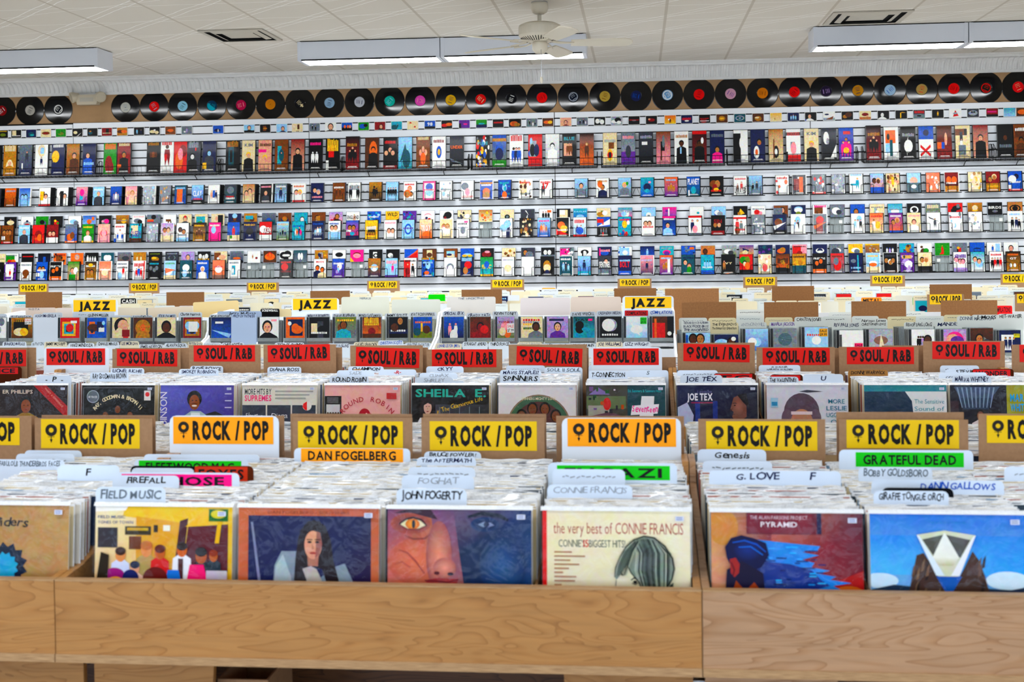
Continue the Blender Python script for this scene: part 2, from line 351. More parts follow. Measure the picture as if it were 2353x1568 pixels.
def draw(a, spec, rng):
    """spec: background colour then ops.  R x0y0x1y1c  E cxcyrxryc  F cxcyr skin hair  B cxcyr cloth skin hair  P cx y0y1 cloth skin hair
    T y h c (title bar of broken strokes)  X y h c text~  D n cc.. ~ blobs  G c (fade to c at the top)  Z 3 points c"""
    film = 'S' in spec[:4]; el = []; i = 1; bg = spec[0]
    if film: spec = spec.replace('S', '', 1)
    bgc = col(bg); top = bgc
    if len(spec) > 2 and spec[1] == 'G': top = col(spec[2]); i = 3
    a.p([(0, 0), (1, 0), (1, 1), (0, 1)], [bgc, bgc, top, top])
    while i < len(spec):
        o = spec[i]
        if o == 'S': film = True; i += 1
        elif o == 'R':
            x0, y0, x1, y1 = [num(q) for q in spec[i+1:i+5]]; c = spec[i+5]; a.r(x0, y0, x1, y1, c); el.append(NAMES[c]+(' band' if x1-x0 > .8 else ' block')); i += 6
        elif o == 'L':
            q = [num(c_) for c_ in spec[i+1:i+5]]; c = spec[i+5]; dx, dy = q[2]-q[0], q[3]-q[1]; d = math.hypot(dx, dy); ox, oy = -dy/d*.045, dx/d*.045
            a.p([(q[0]+ox, q[1]+oy), (q[2]+ox, q[3]+oy), (q[2]-ox, q[3]-oy), (q[0]-ox, q[1]-oy)], c); el.append(NAMES[c]+' stroke'); i += 6
        elif o == 'E':
            x, y, rx, ry = [num(q) for q in spec[i+1:i+5]]; c = spec[i+5]; a.e(x, y, rx, ry, c); el.append(NAMES[c]+' shape'); i += 6
        elif o == 'F':
            x, y, r = [num(q) for q in spec[i+1:i+4]]; a.face(x, y, r, spec[i+4], spec[i+5]); el.append('face with '+NAMES[spec[i+5]]+' hair'); i += 6
        elif o == 'B':
            x, y, r = [num(q) for q in spec[i+1:i+4]]; a.bust(x, y, r, *spec[i+4:i+7]); el.append('portrait in '+NAMES[spec[i+4]]); i += 7
        elif o == 'P':
            x, y0, y1 = [num(q) for q in spec[i+1:i+4]]; a.person(x, y0, y1, *spec[i+4:i+7]); el.append('figure in '+NAMES[spec[i+4]]); i += 7
        elif o == 'Z':
            q = [num(c_) for c_ in spec[i+1:i+7]]; a.p([(q[0], q[1]), (q[2], q[3]), (q[4], q[5])], spec[i+7]); el.append(NAMES[spec[i+7]]+' wedge'); i += 8
        elif o == 'T':
            y, h = num(spec[i+1]), num(spec[i+2]); c = spec[i+3]; x = .1; a.k += 1
            while x < .86:
                wd_ = rng.uniform(.05, .1); a.k -= 1; a.r(x, y, min(x+wd_, .92), min(1, y+h*rng.uniform(.8, 1)), c); x += wd_+.03
            el.append(NAMES[c]+' title'); i += 4
        elif o == 'X':
            y, h = num(spec[i+1]), num(spec[i+2]); c = spec[i+3]; j = spec.index('~', i); tx = spec[i+4:j]; a.t(.5, y, h, tx, c, min(.88, .2+.14*len(tx)), .025); el.append(NAMES[c]+' lettering'); i = j+1
        elif o == 'D':
            j = spec.index('~', i); n = int(spec[i+1])*4; cs = spec[i+2:j]
            for q in range(n):
                rx = rng.uniform(.04, .13); a.e(rng.uniform(.05, .95), rng.uniform(.05, .95), rx, rx*rng.uniform(.5, 1.3), rng.choice(cs), 6)
            el.append(NAMES[cs[0]]+' and '+NAMES[cs[-1]]+' pattern'); i = j+1
        else: raise ValueError(spec+' @'+str(i))
    seen = []
    for q in el:
        if q not in seen: seen.append(q)
    return film, (NAMES[bg], seen[:3])

# ================================================================ the room
YW, ZC = 12.05, 3.255
XL, XR, YF = -9.5, 7.5, -4.5
def struct(name, mb, **k):
    return tag(mb.build(name, **k), kind='structure')
q = MB(); q.box(XL, YF, -.1, XR, YW+.2, 0, 'z', 'floor_tile'); struct('floor', q)
q = MB(); q.box(XL, YF, ZC, XR, YW+.2, ZC+.1, 'w', 'ceiling_tile'); struct('ceiling', q)
q = MB(); q.box(XL, YW+.022, 0, XR, YW+.2, ZC, 'w', 'kraft_wall'); struct('wall_back', q)
q = MB(); q.box(XL-.1, YF, 0, XL, YW+.2, ZC, 'w', 'painted_plaster'); struct('wall_left', q)
q = MB(); q.box(XR, YF, 0, XR+.1, YW+.2, ZC, 'w', 'painted_plaster'); struct('wall_right', q)
q = MB()      # shop front behind the camera: piers, sill and header around the glass
q.box(XL, YF-.2, 0, XR, YF, .5, 'w', 'painted_plaster'); q.box(XL, YF-.2, 2.75, XR, YF, ZC, 'w', 'painted_plaster')
for i in range(5):
    x = XL+i*(XR-XL-.3)/4; q.box(x, YF-.2, .5, x+.3, YF, 2.75, 'w', 'painted_plaster')
struct('wall_front', q)
for i in range(4):
    a = XL+.3+i*(XR-XL-.3)/4; b_ = XL+(i+1)*(XR-XL-.3)/4; q = MB(); m_ = 'fixture_white'
    q.box(a, YF-.12, .5, b_, YF-.06, .56, 'w', m_); q.box(a, YF-.12, 2.69, b_, YF-.06, 2.75, 'w', m_); q.box((a+b_)/2-.03, YF-.12, .56, (a+b_)/2+.03, YF-.06, 2.69, 'w', m_)
    struct('window_%d' % (i+1), q)
# slatwall
ZA = CAMZ+1.15; PITCHZ = .0762; X0S = -5.6734
q = MB(); q.box(XL, YW+.012, .3, XR, YW+.021, ZA+.062, 'k', 'groove_dark')
seams = [XL]+[X0S+2.4384*k for k in range(-1, 5)]+[XR]
for xa, xb in zip(seams, seams[1:]):
    g = .0035; top = ZA+.058-(.012 if xa < X0S-.1 else 0)
    q.box(xa+g, YW, ZA+.006, xb-g, YW+.012, top, 'w', 'white_laminate')
    for k in range(0, 31):
        q.box(xa+g, YW, ZA-(k+1)*PITCHZ+.006, xb-g, YW+.012, ZA-k*PITCHZ-.006, 'w', 'white_laminate')
sw = struct('wall_slat', q); sw.name = 'wall_back_slatboard'
# cove cornice
q = MB(); Zb = 3.108; R_ = .16; ya = YW+.022
prof = [(ya, Zb-.02), (ya-.022, Zb-.02), (ya-.022, Zb+.004)]
for i in range(7):
    t = math.pi/2*i/6; prof.append((ya-.03-(R_-.05)*(1-math.cos(t)), Zb+.008+(R_-.06)*math.sin(t)))
prof += [(ya-.15, Zb+.125), (ya-.17, Zb+.128), (ya-.17, ZC), (ya, ZC)]
q.prism([(y, z) for y, z in prof], 'x', XL, XR, 'w', 'cornice_plaster')
x = XL+.02
rib = prof[3:10]
while x < XR:
    i0 = len(q.v)
    for (y, z) in rib: q.v += [(x, y+.002, z), (x+.006, y-.016, z-.006), (x+.018, y-.016, z-.006), (x+.026, y+.002, z)]
    for k in range(6):
        for j in range(3):
            A_ = i0+k*4+j; q.f.append((A_, A_+1, A_+5, A_+4)); q.c.append([col('w')]*4); q.m.append(q.mi('cornice_plaster'))
    x += .0475
struct('trim_1', q)

# ---------------------------------------------------------------- fluorescent box fixtures (rows run the whole shop)
def make_fixture(x0, x1, y, label, group=None, lamp='diffuser'):
    e = empty('ceiling_light', ((x0+x1)/2, y, ZC-.165), label=label, cat='ceiling light', group=group)
    w = (x1-x0)/2
    b_ = MB(); b_.box(-w+.004, 0, .012, w-.004, .012, .157, 'w', 'fixture_white'); b_.box(-w+.004, .288, .012, w-.004, .3, .157, 'w', 'fixture_white')
    b_.box(-w+.004, .012, .15, w-.004, .288, .157, 'w', 'fixture_white'); b_.box(-w+.02, .006, .157, w-.02, .294, .165, 'k', 'dark_gap')  # black strip paints the shadow gap between housing and ceiling
    b_.build('housing', e)
    for s in (-1, 1):
        c = MB(); c.box(s*w-(.03 if s > 0 else 0), -.004, 0, s*w+(0 if s > 0 else .03), .304, .158, 'w', 'fixture_white'); c.build('end_cap', e)
    r = MB(); r.box(-w+.03, 0, 0, w-.03, .012, .012, 'k', 'groove_dark'); r.box(-w+.03, .288, 0, w-.03, .3, .012, 'k', 'groove_dark'); r.build('rim', e)
    d = MB(); d.box(-w+.03, .012, .002, w-.03, .288, .012, 'w', lamp); d.build('diffuser', e)
    return e
rows = [(10.13, 'far'), (7.1, None), (4.3, None), (1.4, None), (-1.5, None)]
vis = {0: 'white box light, left half of the double unit behind the ceiling fan', 1: 'white box light right half of the double unit, partly behind the fan blades',
       2: 'white box light at the upper right beside the vent, end cap in view', 3: 'white box light cut off by the right edge of the picture', -1: 'white box light at the upper left, only its right end in view'}
for yy, t in rows:
    for (xa, k) in ((-2.806, 0), (-1.602, 1), (1.41, 2), (2.614, 3), (-5.734, -1), (-6.938, -2), (5.6, 4)):
        if k == 4 and t: continue
        lab = vis.get(k) if t else None
        make_fixture(xa, xa+1.196, yy, lab or 'white fluorescent box light on the ceiling outside the picture', None if lab else 'ceiling lights outside the picture', 'diffuser' if yy > 5 else 'diffuser_dim')

# ---------------------------------------------------------------- ceiling vents
def vent(xa, xb, ya_, yb, label):
    e = empty('ceiling_vent', ((xa+xb)/2, (ya_+yb)/2, ZC), label=label, cat='vent')
    w, d = (xb-xa)/2, (yb-ya_)/2
    b_ = MB(); b_.box(-w, -d, -.003, w, d, -.001, 'k', 'dark_gap'); b_.build('duct_shade_plate', e)  # black plate paints the shade inside the duct
    for n, (so, si) in enumerate(((1, .86), (.74, .6), (.48, .0))):
        f = MB(); z0, z1 = (.012, .012) if n == 0 else (.004, .016)
        o = [(-w*so, -d*so), (w*so, -d*so), (w*so, d*so), (-w*so, d*so)]; i_ = [(-w*si, -d*si), (w*si, -d*si), (w*si, d*si), (-w*si, d*si)]
        for k in range(4):
            k2 = (k+1) % 4; f.poly([(*o[k], -z0), (*o[k2], -z0), (*i_[k2], -z1), (*i_[k], -z1)], 'w', 'vent_grey')
            if n == 0: f.poly([(*o[k], -z0), (*o[k2], -z0), (*o[k2], 0), (*o[k], 0)], 'w', 'vent_grey')
        f.build('frame' if n == 0 else 'louver', e)
vent(-3.42, -2.9, 9.46, 10.02, 'square louvered vent in the ceiling left of the fan')
vent(1.47, 2.06, 9.5, 10.05, 'square louvered vent in the ceiling above the right box light')

# ---------------------------------------------------------------- ceiling fan
fx, fy = atZ(1240, 4, ZC); fy = 8.75; fx = atY(1240, 50, fy)[0]
F_ = empty('ceiling_fan', (fx, fy, ZC), label='cream ceiling fan hanging in front of the box light', cat='ceiling fan')
b_ = MB(); b_.lathe([(.0, 0), (.055, 0), (.06, -.02), (.062, -.045), (.05, -.075), (.03, -.085), (0, -.085)], 'w', 'fan_cream'); b_.build('canopy', F_, smooth=True)
b_ = MB(); b_.lathe([(.0, .001), (.058, .001), (.058, -.006), (0, -.006)], 'w', 'chrome'); b_.build('ceiling_ring', F_)
b_ = MB(); b_.lathe([(.0, -.08), (.014, -.08), (.014, -.16), (0, -.16)], 'w', 'fan_cream', 16); b_.build('downrod', F_, smooth=True)
b_ = MB(); b_.lathe([(0, -.15), (.11, -.15), (.145, -.165), (.15, -.18), (.15, -.235), (.14, -.25), (.1, -.272), (.085, -.28), (0, -.28)], 'w', 'fan_cream', 40); MH = b_.build('motor_housing', F_)
b_ = MB()
for k in range(40):
    t = 2*math.pi*k/40; b_.tube([(.135*math.cos(t), .135*math.sin(t), -.252), (.09*math.cos(t), .09*math.sin(t), -.279)], .003, 'j', 'dark_gap', 4)
b_.build('motor_grille', MH)
b_ = MB(); b_.lathe([(0, -.28), (.05, -.28), (.055, -.3), (.055, -.335), (.04, -.35), (.034, -.36), (0, -.36)], 'w', 'fan_cream', 24); SWH = b_.build('switch_housing', F_, smooth=True)
for k, dg in enumerate((5, 77, 149, 221, 293)):
    e = math.radians(dg); cx, sx_ = math.cos(e), math.sin(e)
    def rp(l, t, z): return (l*cx-t*sx_, l*sx_+t*cx, z)
    m_ = MB(); o = [(.22, -.05), (.4, -.062), (.6, -.068), (.64, -.05), (.655, 0), (.64, .05), (.6, .068), (.4, .062), (.22, .05)]
    i0 = len(m_.v); n = len(o)
    m_.v += [rp(l, t, -.285-t*.22) for l, t in o]+[rp(l, t, -.293-t*.22) for l, t in o]
    for f in [tuple(range(i0, i0+n)), tuple(range(i0+2*n-1, i0+n-1, -1))]+[(i0+j, i0+n+j, i0+n+(j+1) % n, i0+(j+1) % n) for j in range(n)]:
        m_.f.append(f); m_.c.append([col('e')]*len(f)); m_.m.append(m_.mi('fan_cream'))
    BL = m_.build('blade', F_)
    a = MB(); a.tube([rp(.07, -.02, -.275), rp(.15, -.035, -.29), rp(.24, -.02, -.293)], .006, 'w', 'fan_cream'); a.tube([rp(.07, .02, -.275), rp(.15, .035, -.285), rp(.24, .02, -.287)], .006, 'w', 'fan_cream'); a.build('blade_iron', BL)
b_ = MB(); b_.tube([(.012, -.045, -.32), (.012, -.05, -.36), (.012, -.05, -.53)], .0018, 's', 'chrome'); b_.lathe([(0, 0), (.008, -.008), (.011, -.03), (.006, -.045), (0, -.05)], 'w', 'fan_cream', 10, o=(.012, -.05, -.53)); b_.build('pull_chain', SWH)

# ---------------------------------------------------------------- twin emergency lamp on the wall
ex, ez = atY(193, 228, 11.95)
E_ = empty('emergency_light', (ex, YW+.02, ez), label='beige twin-headed emergency light on the wall between the records', cat='emergency light')
b_ = MB(); b_.prism([(-.09, -.05), (.11, -.05), (.125, .0), (.11, .05), (-.09, .05), (-.105, 0)], 'y', -.085, 0, 'e', 'beige_plastic'); b_.box(-.06, -.088, -.02, .08, -.085, .02, 's', 'vent_grey'); b_.build('battery_box', E_)
for s in (-1, 1):
    h = MB(); h.lathe([(0, -.045), (.03, -.045), (.052, .01), (.055, .035), (.05, .04), (.046, .036)], 'e', 'beige_plastic', 24); h.lathe([(.046, .034), (0, .03)], 's', 'vent_grey', 24)
    dv = Vector((s*.75, -.6, -.28)); o = h.build('lamp_head', E_, (.01+s*.13, -.07, .03), dv.to_track_quat('Z', 'Y').to_euler())
    n = MB(); n.tube([(.01+s*.085, -.045, .02), (.01+s*.115, -.055, .03)], .014, 'e', 'beige_plastic', 8); n.build('swivel', E_)

# ================================================================ wall display
# ---- vinyl records pinned on the brown band
rec_px = [(2, 254), (67, 253), (132, 251), (286.6, 246.5), (352.6, 244.5), (418, 243.5), (485.6, 242.5), (552.5, 241), (620, 239.5), (688, 237.5), (756, 236), (825, 234), (894.6, 232), (964.6, 231), (1035, 229.5), (1104, 228), (1175, 225.5), (1245, 224), (1317, 222), (1389.6, 221), (1461.7, 220), (1533.8, 218), (1606.4, 216.6), (1679, 215), (1752.6, 213.5), (1826, 211), (1899, 209), (1972, 207.5), (2046, 206.5), (2119, 205), (2193, 203), (2267, 201.5), (2341, 199.5)]
rec_col = ['861220w', 'b4b0a8h', '15151ew', 'c8c8c0s', 'd8281es', 'a4cfe0q', '0f3c58c', 'b02050i', 'c8862ea', '18161ae', '9cb4c8n', 'c4c6ccn', '2fb8a8l', 'd860b0i', 'd8b030n', 'd02020e', '101014w', 'd8201cd', '101828s', 'b8a060j', '20264ab', '7ca0c4w', 'd81e20d', 'c8a0b0p', 'c88028j', 'd81c22d', '2a2038v', 'b88828n', 'a8c0d4b', 'b09868r', 'd82a28d', '18241cr', 'd83038f']
words = {'b': 'blue', 'd': 'red'}
def rec_mesh():
    b_ = MB(); b_.lathe([(.052, -.0012), (.056, -.0022), (.145, -.0022), (.151, -.0012), (.151, .0), (.0, 0)], 'k', 'vinyl', 56, 'y'); return b_.mesh('vinyl_record')
rm = rec_mesh()
cn = ['dark red', 'grey', 'black-and-white', 'silver', 'bright red', 'pale blue', 'half cyan', 'crimson', 'orange gold', 'black with white bar', 'silver blue', 'pale grey', 'turquoise', 'pink', 'yellow gold', 'red over a white shine', 'black with small white print', 'scarlet', 'black with silver ring', 'moon-textured tan', 'dark blue', 'silver blue ringed', 'vivid red', 'mauve', 'orange patterned', 'plain red', 'dark violet', 'mustard', 'sky silver', 'beige with red rim', 'rose red', 'black with rainbow rim', 'coral red']
pos = {1: ', second from left', 2: ', beside the emergency light', 3: ', just right of the emergency light', 17: ' above the pull chain side'}
for i, ((px, py), cc) in enumerate(zip(rec_px, rec_col)):
    X, Z = atY(px, py, YW)
    e = empty('vinyl_record', (X, YW+.021, Z), (math.radians(RNG.uniform(-.5, .5)), RNG.uniform(0, 6), 0), 'black vinyl record, %s centre label, on brown wall band%s' % (cn[i], pos.get(i, '')), 'record', 'vinyl records along the top of the wall')
    o = bpy.data.objects.new('disc', rm); C.objects.link(o); o.parent = e
    l = MB(); l.lathe([(.051, -.0016), (.051, -.0026), (0, -.0026)], cc[:6], 'matte', 28, 'y'); a = Art(l, .1, .1, -.0028, z0=-.05, mat='matte')
    c2 = cc[6]
    if i in (6,): a.p([(.5+.49*math.cos(t*.3+1.2), .5+.49*math.sin(t*.3+1.2)) for t in range(11)], c2)
    elif i in (18, 21, 31, 2): a.e(.5, .5, .45, .45, c2, 24); a.e(.5, .5, .36, .36, cc[:6], 24)
    elif i in (9,): a.r(.42, .6, .58, .95, c2)
    for k in range(4): a.r(.3, .62-.14*k if k else .72, .7, .66-.14*k if k else .78, c2)
    a.e(.5, .5, .04, .04, 'k', 10); l.build('centre_label', o)

# ---- tables for the slatwall: crop tile : x centre in that tile, art
TS = [(0, .25499), (590, .25499), (1180, .25499), (1753, .26786)]
def rows_of(txt):
    out = []
    for ln in txt.strip().splitlines():
        t, body = ln.strip().split(':', 1)
        for it in body.split(';'):
            it = it.strip()
            if not it: continue
            a = it.split(' ', 1); off, s = TS[int(t)]
            out.append((off+float(a[0])*s, a[1] if len(a) > 1 else ''))
    return sorted(out)
STRIP = '''0:25 kE5432xT81y;145 kR1359eT21w;280 nE5433qE6321c;412 eE5542jE5531d;547 gE5432xE3521g;697 kE3522eZ406195w;832 kE3422qE3611a;962 dR4279kT31e;1100 aE3532uE7532o;1252 kP318lfkP717nfk;1393 kE3432eE7322eE5611w;1535 jE5532oE2321u;1682 zP518vfkE3311w;1965 bE4432nP516wfk;2245 lR0010kR00A3kB562kfk
1:75 kR3268jE5521a;225 lB642nfk;365 ePP19;520 zP318kwkP607kfk;665 wB553kfk;812 bR00A4kE3512oE6512oE8512f;962 gE4533bE7622k;1110 dB642kfk;1260 cP627kfkE3333q;1405 eR3139kR0636kE3811rE7311r;1560 bX44w98~R00A3k;1712 kE3432rE7532o;1870 pR0026kE6521m;2025 gR00A4nE5531c;2175 kT52rR0212n;2320 kE4433oE7322a
2:20 kE4433oE7322a'''.replace('365 ePP19', '365 eR5379uZ416140kZ517160k')
STRIP_PX = '''1222 zP318kwkP606wfkP816kfk;1259 uE4532oE7522yR0013k;1300 fB542dfk;1338 zP317kwkP618kfkP816wfk;1378 kE3523wE7423wE5711s;1417 sE3432wE6633kE7322w;1457 kE5521zT51r;1497 kE5532dE3611f;1540 yGoE4511wP507ufk;1578 nT43rE5321w;1619 kT51rE4333dT21w;1659 uE5533aE5521y;1700 qE5543sE5532qE5511s;1742 uE5433aE4521e;1783 eGyP415aff;1823 nP317lfkP518lfkP717lfk;1863 kB452wfkR0012b;1905 wR00A3sZ218195jE3721n;1947 kE3422aE6633u;1988 eR00A3tE5632dE7411f;2030 kB452wwk;2071 kR4157yZ479768y;2112 hR00A5zT63rE5321k;2155 kP528yfa;2195 wZ315982rE5521s;2236 hE5543sE4611kE6611k;2280 dT52mR00A3k;2320 lGcR0343sR6368z;2349 uE5543o'''
LONGBOX = '''0:-58 kE5532a;80 aE5332eB542afeT82e;222 nGzP648hfkR2234wR3132y;365 wE5832eR4779lP536nfk;515 nE3632yZ141756yT91w;650 jGaB662ufk;795 nB462bfkT31l;985 gE4333dE6222dZ149233dT82o;1110 dE5431zB562ktkR0233oT91e;1375 kE5621jE3611uE7611uT91a;1500 wP529dukR3456rT92r;1620 rE4433oE7732dE5622i;1740 hB452kwkR6778rT82s;1880 nB562hlkR0133y;2090 kR2268qR3357kT82a;2235 eB552kfyX81zKIM~
1:70 fB542ffyT81uR0667m;218 jR2258cE5522qP536qfk;365 fGdP527kfkB562kfk;525 kP326wwkP626wwkT81m;680 kT73yR2467rR0023wT62y;860 dGkP326kfkP527kfkP726kfkT71a;1035 uE6633oB662kok;1200 kF252fkF562fkF752fkT81rR00A1d;1335 cGlZ125874qE6333q;1497 jE3511fE5611fE7511fE4411fE6411fE5322oT91e;1640 wE5522bE5511yT81dR0727b;1800 kGhX61oUNDER~Z03A112zZ08A9A9y;2035 kD8rbwzy~X71cPURE~;2185 xGbR08A9aE5533bE5432nR00A2g
2:25 wP316bukP516nfkP716bfkT82r;195 rE1411bR1368sE3522kE6522nE2811l;350 sGwB562wwk;503 kR1377fX81cBLUE~P437jfkP637jfk;660 oGkP527ufa;870 eR4587jE5322yE5321rE5311kT71s;1035 sGzT81iR00A4pE5422h;1195 kGhR2667wT81s;1352 iGjR3467kE5712zR4134u;1515 wB562kukR5345lT81a;1678 dGkE5532uB562kukE7711wR09AAr;1838 nB542mtkT81z;2050 wR0059kE6622wE7311wE6411w;2205 nB662ntkE4322wE4311o
3:115 eGaE5322kE5311wR3147j;265 wR00A2rR08A9kX81rGODDESS~E5532wR3466zE5422iR0013k;420 eB552kfyX81zKIM~;572 kGhE3722wZ61A5A1wE4611s;718 pGbP316mfkP517mtkP716mfkR3889rE5321y;955 dGkP326kfkP527kfkP726kfkT71a;1105 wR1589oE3711kR1245lR6146q;1252 kE5432wZ415734wT71s;1405 wR06AAbE5821nL1184rL1481r;1562 dGuE6612fR0335oR5335b;1720 eR0779jR6789kR3358hP436wfkR7124z;1873 fGdB562kfk;2085 kB562kukT31z;2222 jR1699uB552ujkT81w'''
DVD1 = '''0:-48 hT81w;90 jGoR4146bT81s;218 lGbF352lkF652lk;400 wE4711jF352fkF652fkR1348yR00A1r;560 wF462fkF752fkR3068k;735 pGiR3367cE5722mR00A2p;885 lB562hfsT81w;1042 nGbP326sfkP527wfkP726sfk;1180 eGiF362ffF662ftR1034i;1340 sSD3wsl~;1485 zSD3wat~;1622 bGqP527kfkR2178oT81l;1778 bGlX43wCLAY~T21rR00A2k;1925 wP327ffyP727nfkR4367b;2075 qGhE5732zT31rT21w;2240 eGtF352fkF662fk
1:80 kB552hfkT81i;215 lGzP518ntkT81w;378 wF352fkF652fyT81oR00A1r;545 nF362fkF652fsT21i;740 jP327utkP627utkT71w;880 wP218kfkP818kffT63z;1070 kGaP418kkkP627kkkT41k;1220 lP227kfkP427kfkP627kfkP827kfk;1380 wF562foF632tkF333toT81r;1555 mR1199wSE5732bE5432lT51r;1705 wSD3wsl~T51z;1900 wSE3732zE5422iX11rLEGEND~;2070 bR08A9aSE5432oE5232aT71w;2235 nGbE5622lD3bc~E5222oT81c
2:110 wR1269eD3tuf~T81rT21z;292 wP318hfkX53r17~T81r;613 zGlB562zfk;805 wB552ntkE3722oT81a;1005 zGlB562zfyE7711g;1207 bGcE5532nE5321cR6788i;1425 pGoP326afkP527afkP726afkT81l;1625 qGbX63wPLANET~E5322cR1023w;1830 kE3632jE6622tE4422dE5321yT21r;2048 wSP326jfkP627rfkX13kUNRATED~T81r;2185 zGlP326kfkP627hfk
3:170 wSD3owr~T81r;315 hSE5522kR4579wR1288dR5189o;485 zSD3wsr~R00A1rE5711w;652 sSD4wsz~;805 wR1455cP628cfyT91l;985 oGlF362ukF662ufR00A3b;1120 eD6tuf~R4468y;1300 lSE5632fR00A5qE5321w;1465 oSD4wef~;1625 kGdE3622oE7622oR00A3aT41w;1825 eSD4wya~;1980 dF362tuF672teR00A4aT21y;2170 bF672nkE3632wR0023wR00A1rT41w'''
CD2 = '''0:90 kE5532eP518ekf;240 wE5432sE5321rE5611n;375 gE5433pR0079gE5522k;505 kE5422rE4611yE6411g;670 wE4532lE6422z;800 lGbE5522oZ316254rR7699o;945 kE5433zE6522mE3511i;1100 kGaE6522yT51z;1245 wE4532zE6422kT81i;1380 zR0456rR0556oE5822kR00A2y;1525 wR2466jP415ujkP615uukR00A1o;1665 eB562hfkE5811r;1810 eR1188cE5411sE4321g;1960 eR5199kE4612f;2112 nB562ujkE5822l;2255 aE4522xE6522uR1578c
1:105 nGzE5422bR00A4q;250 uGjE5432nE5522a;395 cB642kwk;555 jB452wtkR6147a;710 iGvE5422dB662ktkR3014r;865 wP618fteX43kENGLAND~;1055 bD4lnc~T51w;1220 yX63kWILD~Z30A0A4k;1375 pD5gkbc~;1540 wE5533iE5532wE4411nE6311r;1708 wP327kwkP527zwkE6633kE4411d;1870 eD4hkz~E7522w;2060 eGaD3yuo~;2255 eE5422kE5411z
2:125 hZ394965wZ435651wE4211a;290 wP318kfkP518kfkP718kfkR6799o;450 kR2289eR2569w;600 bGcX71lEAGLES~E5332l;810 eR3458xE3532aE6622wE4311y;1005 mGcE5533wT62sE4522l;1217 lE5422wE5311z;1405 bGmR0545mR4059wE3711p;1650 wZ617083bE6511c;1848 lR2167bE4522wE6422s;2045 kZ325884yR3255a;2205 wE5432iE4522rT71z
3:155 jE4432dB662kfkR0268z;305 nE5732lE5632wE5322x;490 wR1379jT82mP315ukkP615ukk;640 zE4533wE6422h;812 bB442atk;980 eR3257sT71zE5411w;1135 lGcE5432wT51z;1300 kE5533wE5522kE3411w;1460 xGzT63eT31s;1650 rE6632kE4422kR6689z;1820 jGaE5421yE5622eE5221u;1992 kX52wBIRDS~E5321z;2165 tE5543kE5532tE5522k'''
DVD2 = '''0:-46 jT51w;65 jF262tkF562tkF762tkR0234wR00A1r;215 lB562hfsT81w;345 rE5532dE6322oT21o;470 dF352fuF652fkR00A3w;640 bGzE4332oE6422jR00A1o;790 gB552wfjT81yR00A1y;935 iSGfE5532rE5522i;1080 wP315bfkP517wfkP715bftR0022bT81r;1220 cR1479eX33pQUEEN~D2qn~R00A2u;1370 sSD3wls~;1505 eGvF362tkF662fuR00A3e;1645 wF362ukF652tkT31zR00A2l;1795 aGkP326ufkP527ufkP726ufkT81y;1935 mP528mfyE4622lT81w;2105 bP528rfkR00A3eE3211g;2250 nX81yFARGO~P526wfkE5532k
1:80 rE3632wE6532dR00A3wX43wTAKEN~;235 xGlX81yWEEDS~P325nfkP526kfkP725nfk;375 cX71bMAMMA~P326wfyP426ofkP627nfkP726mfk;550 nP326lfkP527wfkP727lfkT31sT81b;700 wR00A4lF362fkF662fuR1023wT81b;862 rGbF362tkF662tkE5321cR0445wR00A2n;1035 yP327kfkP527kfkP727kfkT52wT21d;1205 wB442wfuF742fkT81i;1365 lE5533bE5522lT51p;1525 oGeB652ofoX43wTROY~;1710 eF362faF662faP317wfkP516wfkP716wfkR0345w;1860 wSR6899mT71kT51sE5422z;2250 wR5089nE6732lR5057rE3532lT31s
2:115 kD5aoue~F542tu;275 bGlP327ofkP527ffkP726ttkT81m;445 kE4632oE6432yZ01A104rT31w;600 lGwR00A1rP326nfkP616wfkT72rE5332b;815 bZ05A6A9wR4659rR0759rR00A5kP314zfkP514zfkP714zfkR4052r;1005 cD4brw~E5622yT81r;1217 wF362fuF662fuT41rR2044w;1405 bGnB452lfkR09AAmT81w;1640 wP318nfkP718wfkR09AArE5322iR00A1z;1845 kF352tkF652fkX62dSIN~R00A2d;2045 wP318rfkP617zfkR08A9rE3222jT21r;2210 zSD4zws~T51w
3:150 nR4578cE4632jZ04A612wR00A2k;305 wE5722lP327lfkP527kfkP416wfu;495 zSR2078dE5732rZ04A612o;820 wE6722lP327lfkP517wfkP727kfk;980 eGoP317wtkE6422yT81r;1147 oGpF352tkF662tfT81wR00A1b;1302 eB552wfuT81i;1470 wP627hfkZ27A518kR00A1z;1660 wSD3wlz~T71r;1830 wSD4wes~;2170 wP317kfkP617nfkP816kfkT81l'''
